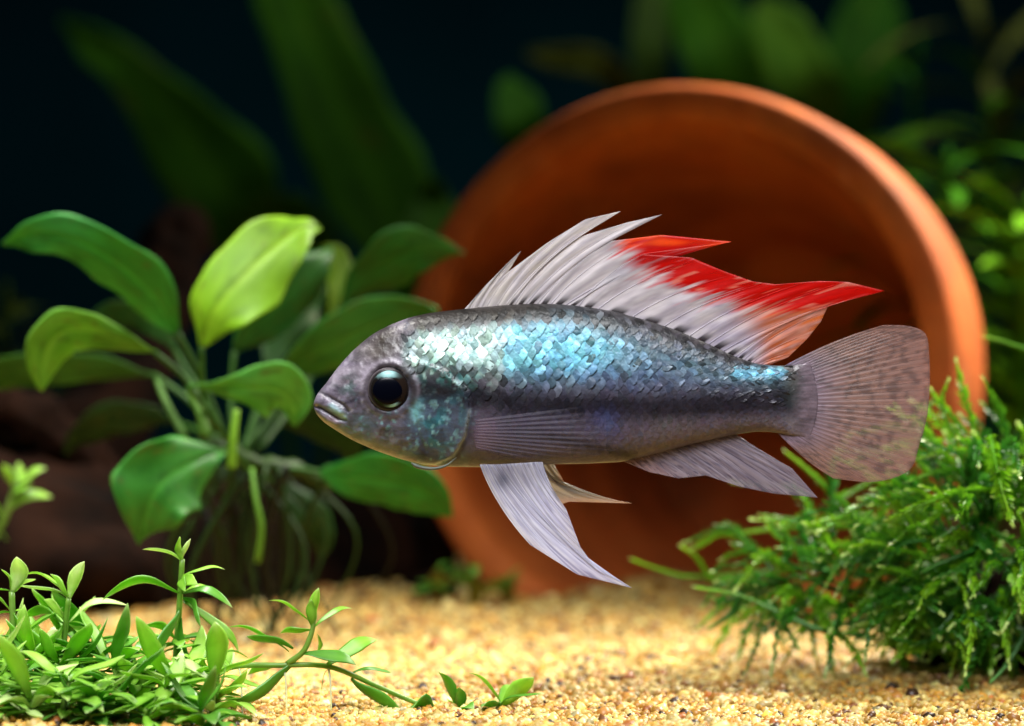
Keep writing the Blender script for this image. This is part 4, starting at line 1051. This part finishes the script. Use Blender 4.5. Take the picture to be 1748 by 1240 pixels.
for k, (pp, lf, gp, tn) in enumerate(hero):
    V, F, C = frond_geo([P(q[0], q[1], q[2]-2.4*float(sstep(4.0, 7.0, q[2]))) for q in pp], lf*1.3, gp, 0.05 if lf < 0.08 else 0.03, k+100, tn, 1.05 if lf > 0.11 else 0.75)
    obj('frond', V, F, M_MOSS, moss, C, smooth=False)
# shared frond shapes for the body of the clump
FM = []
for k in range(14):
    L = random.uniform(0.95, 1.9)
    q = [(0, 0, 0), (L*0.35, random.uniform(-.1, .1), random.uniform(0, .15)), (L*0.7, random.uniform(-.2, .2), random.uniform(-.1, .15)), (L, random.uniform(-.25, .25), random.uniform(-.7, .1))]
    V, F, C = frond_geo(q, random.uniform(0.13, 0.18), 0.06, 0.026, k, [0, 1, 2, 1, 0, 1, 2][k % 7])
    FM.append((V, F, C, make_mesh('frond', V, F, M_MOSS, C, False)))
ELL = (P(1690, 950, 4.6), np.array([2.2, 2.6, 1.9]))
ELL2 = (P(1430, 1000, 5.4), np.array([1.7, 1.3, 0.75]))
def moss_spot(E=None):
    E = ELL if E is None else E
    while True:
        d = rng.normal(size=3); d /= np.linalg.norm(d)
        if d[1] > 0.45: continue
        break
    a = E[0]+d*E[1]*rng.uniform(0.35, 0.85)
    a[2] = max(a[2], 0.12+rng.uniform(0, .3))
    o = d+rng.normal(size=3)*0.38+np.array([-0.15, -0.15, 0.05])
    if a[2] < 0.9: o[2] = rng.uniform(-0.15, 0.25)
    return a, o/np.linalg.norm(o)
def aim(d, roll):
    return (Matrix.Rotation(math.atan2(d[1], d[0]), 3, 'Z') @ Matrix.Rotation(-math.asin(max(-1, min(1, d[2]))), 3, 'Y') @ Matrix.Rotation(roll, 3, 'X'))
for k in range(230):
    a, d = moss_spot(ELL2 if k > 175 else ELL)
    inst('frond', FM[k % 14][3], moss, a, aim(d, random.uniform(-0.5, 0.5)).to_euler(), random.uniform(0.6, 1.05))
VV, FF, CC = [], [], []; off = 0
for k in range(250):
    E = ELL2 if k > 215 else ELL
    a, d = moss_spot(E)
    a = E[0]+(a-E[0])*0.85
    V, F, C, _ = FM[random.randrange(14)]
    W = V@np.array(aim(d, random.uniform(-1, 1))).T*random.uniform(0.5, 0.9)+a
    W[:, 2] = np.maximum(W[:, 2], 0.02)
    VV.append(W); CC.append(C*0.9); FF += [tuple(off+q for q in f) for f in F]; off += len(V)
tag(obj('inner_fronds', np.vstack(VV), FF, M_MOSS, moss, np.vstack(CC), smooth=False), kind='stuff')
# dark wood that carries the moss
dw2 = thing('driftwood', 'dark driftwood stump under the moss clump', 'driftwood', (ELL[0][0]+0.8, 5.2, 0.0))
log('trunk', '', [(ELL[0][0]-1.3, 6.0, 0.5), (ELL[0][0], 5.6, 0.7), (ELL[0][0]+1.8, 5.2, 0.7), (ELL[0][0]+4.5, 5.0, 0.6)], [0.3, 0.9, 1.0, 0.9], 23, parent=dw2)

# ------------------------------------------------------------------ small weeds by the pot
WEED = lin(120, 104, 14), lin(150, 140, 40)
for px, Y, hpx, lb in [(862, 14.4, 70, 'thin olive weed sprig standing against the orange pot'), (812, 13.8, 60, 'short olive weed sprig at the pot edge beside dark pebbles'), (745, 14, 55, 'dark green weed tuft between the plant roots and the pot')]:
    b = P(px, 620, Y); b[2] = float(sand_h(b[0], Y))
    t = thing('weed_sprig', lb, 'plant', b, 'weed sprigs by the pot')
    h = hpx/FPX*(CAM_D+Y)*1.2
    for q in range(4):
        e = b+np.array([random.uniform(-.5, .5), random.uniform(-.3, .3), h*random.uniform(0.5, 1)])
        V, F = tube(resample([b-np.array([0, 0, .1]), (b+e)/2+np.array([random.uniform(-.15, .15), 0, 0.1]), e], 10), np.linspace(0.05, 0.03, 10), 6)
        obj('stem', V, F, M_BGLEAF, t, np.broadcast_to(WEED[0], (len(V), 3)))
        for r in range(3):
            s0 = b+(e-b)*random.uniform(0.4, 1)
            inst('leaf', carpet_mesh(3, 2), t, s0, (0, random.uniform(-.9, .2), random.uniform(0, 6)), 0.9)
# dark pebbles
def pebble(px, Y, r, label):
    b = P(px, 620, Y); b[2] = float(sand_h(b[0], Y))+r*0.35
    k, n = 24, 14
    th = np.linspace(0, 2*math.pi, k, endpoint=False); ph = np.linspace(0.06, math.pi-0.06, n)
    PH, TH = np.meshgrid(ph, th, indexing='ij')
    D = np.stack([np.sin(PH)*np.cos(TH), np.sin(PH)*np.sin(TH), np.cos(PH)*0.7], -1)
    D = D*(0.8+0.4*vnoise(D[..., 0]*2+px, D[..., 1]*2+D[..., 2]*3, 7))[..., None]
    V = (b+D*r).reshape(-1, 3)
    F = [(i*k+j, i*k+(j+1) % k, (i+1)*k+(j+1) % k, (i+1)*k+j) for i in range(n-1) for j in range(k)]+[tuple(range(k-1, -1, -1)), tuple((n-1)*k+j for j in range(k))]
    tag(obj('pebble', V, F, M_WOOD), label, 'pebble', 'dark pebbles by the pot')
pebble(742, 15.0, 0.42, 'larger dark brown pebble at the left foot of the pot')
pebble(715, 16.2, 0.3, 'smaller dark brown pebble at the left foot of the pot')

# ------------------------------------------------------------------ background plants, out of focus
BG1 = lin(44, 98, 8), lin(66, 124, 16)
sw = thing('sword_plant', 'tall sword plant with long upright leaves against the dark background', 'plant', (P(520, 900, 34)[0], 34, 0.8))
for mid, half, Y, pet, cc in [
   ([(440, 470), (395, 345), (320, 235), (230, 135), (165, 80), (105, 35)], [10, 92, 76, 44, 32, 6], [34, 34, 35, 36, 37, 38], [(520, 940, 34), (480, 650, 34), (440, 470, 34)], BG1),
   ([(700, 520), (655, 350), (595, 210), (535, 80), (490, -20), (450, -120)], [12, 88, 84, 72, 58, 8], [32, 33, 34, 35, 36, 37], [(540, 940, 34), (650, 700, 33), (700, 520, 32)], BG1),
   ([(560, 560), (540, 460), (500, 400), (470, 380), (430, 370), (400, 380)], [8, 60, 66, 50, 30, 4], [30, 30, 30, 30, 30, 30], [(530, 940, 34), (560, 700, 31), (560, 560, 30)], BG1),
   ([(690, 560), (720, 440), (735, 380), (740, 340), (742, 320), (744, 300)], [8, 40, 44, 34, 20, 4], [26, 26, 26.5, 27, 27, 27], [(560, 940, 34), (650, 700, 30), (690, 560, 26)], BG1)]:
    leaf_obj(sw, mid, half, Y, cc[0], cc[1], M_BGLEAF, tilt=0.3, cup=0.1, wave=0.05, seed=mid[0][0], thick=0.04, petiole=pet, pr=0.14, n=24, m=9)

bgs = thing('sword_plant', 'sword plant with pale broad leaves rising behind the top of the pot', 'plant', (P(1300, 700, 36)[0], 36, 0.3))
for mid, half, Y, cc in [
   ([(1420, 330), (1395, 190), (1370, 130), (1345, 75), (1318, 30), (1300, 0)], [8, 46, 56, 50, 36, 5], 36, (lin(74, 128, 24), lin(98, 150, 40))),
   ([(1260, 330), (1250, 180), (1235, 100), (1210, 40), (1180, -20), (1150, -60)], [8, 60, 66, 60, 46, 5], 39, (lin(46, 104, 10), lin(68, 126, 18))),
   ([(1130, 240), (1060, 140), (1020, 112), (985, 102), (940, 98), (900, 90)], [6, 22, 26, 24, 18, 4], 38, (lin(84, 96, 26), lin(100, 112, 40))),
   ([(1180, 300), (1120, 160), (1110, 80), (1115, 20), (1130, -20), (1145, -50)], [5, 26, 34, 34, 26, 4], 40, (lin(48, 76, 22), lin(66, 96, 34))),
   ([(1470, 300), (1465, 180), (1470, 110), (1480, 60), (1490, 10), (1500, -50)], [6, 46, 60, 58, 46, 5], 42, (lin(36, 92, 10), lin(54, 112, 18))),
   ([(960, 400), (915, 260), (890, 210), (880, 175), (872, 150), (868, 130)], [6, 36, 44, 38, 24, 4], 34, (lin(38, 96, 8), lin(58, 118, 16)))]:
    leaf_obj(bgs, mid, half, [Y, Y-.5, Y-.5, Y, Y+.5, Y+1], cc[0], cc[1], M_BGLEAF, tilt=0.25, cup=0.1, wave=0.05, seed=mid[0][0], thick=0.04, petiole=[(1300, 980, 36), ((1300+mid[0][0])/2, 600, 36), (mid[0][0], mid[0][1], Y)], pr=0.12, n=22, m=9)

def stem_plant(px, Y, top, lean, label, n, L, wd, base, light, seed):
    r = random.Random(seed)
    b = P(px, 620, Y); b[2] = float(sand_h(b[0], Y))
    t = thing('stem_plant', label, 'plant', b, 'leafy stem plants in the background')
    e = P(px+lean, top, Y)
    sp = resample([b-np.array([0, 0, .1]), b+(e-b)*0.5+np.array([r.uniform(-.6, .6), 0, 0]), e], 30)
    V, F = tube(sp, np.linspace(0.14, 0.08, 30), 8)
    obj('stem', V, F, M_BGLEAF, t, np.broadcast_to(base, (len(V), 3)))
    ms = []
    for q in range(3):
        V, F, tt, md = blade(L*r.uniform(0.85, 1.15), wd, r.uniform(0.5, 1.2), n=10, k=8)
        C = mixc(np.broadcast_to(base, (len(V), 3)), light, 0.7*tt+0.3*md)
        ms.append(make_mesh('stem_leaf', V, F, M_BGLEAF, C))
    for q in range(n):
        f = 0.25+0.75*q/n
        inst('leaf', ms[q % 3], t, sp[int(f*29)], (r.uniform(-.4, .4), -r.uniform(0.1, 0.9), q*2.4+r.uniform(-.4, .4)), r.uniform(0.75, 1.15))
DKG, MDG = (lin(42, 108, 8), lin(76, 142, 14)), (lin(70, 138, 8), lin(116, 176, 18))
stem_plant(1600, 22, 250, 20, 'bushy stem plant with narrow leaves close behind the right rim of the pot', 40, 2.6, 0.42, *DKG, 1)
stem_plant(1690, 26, 170, -10, 'taller bushy stem plant with drooping leaves right of the pot', 46, 2.8, 0.42, *MDG, 2)
stem_plant(1790, 20, 330, -30, 'low bushy stem plant with bright leaf tips above the moss', 40, 2.4, 0.46, *MDG, 3)
stem_plant(1560, 36, 60, 10, 'thin tall stem plant far behind the pot rim', 30, 3.0, 0.4, *DKG, 4)
stem_plant(1730, 38, 20, -60, 'tall arching stem plant with yellowish top leaves far behind the moss', 34, 3.4, 0.5, lin(84, 96, 36), lin(110, 120, 56), 5)
stem_plant(1850, 30, 200, -20, 'dense stem plant far to the side of the moss', 40, 3.0, 0.45, *DKG, 6)
stem_plant(30, 24, 480, -20, 'short dark stem plant behind the left end of the driftwood', 20, 2.0, 0.4, lin(60, 84, 14), lin(84, 104, 22), 7)
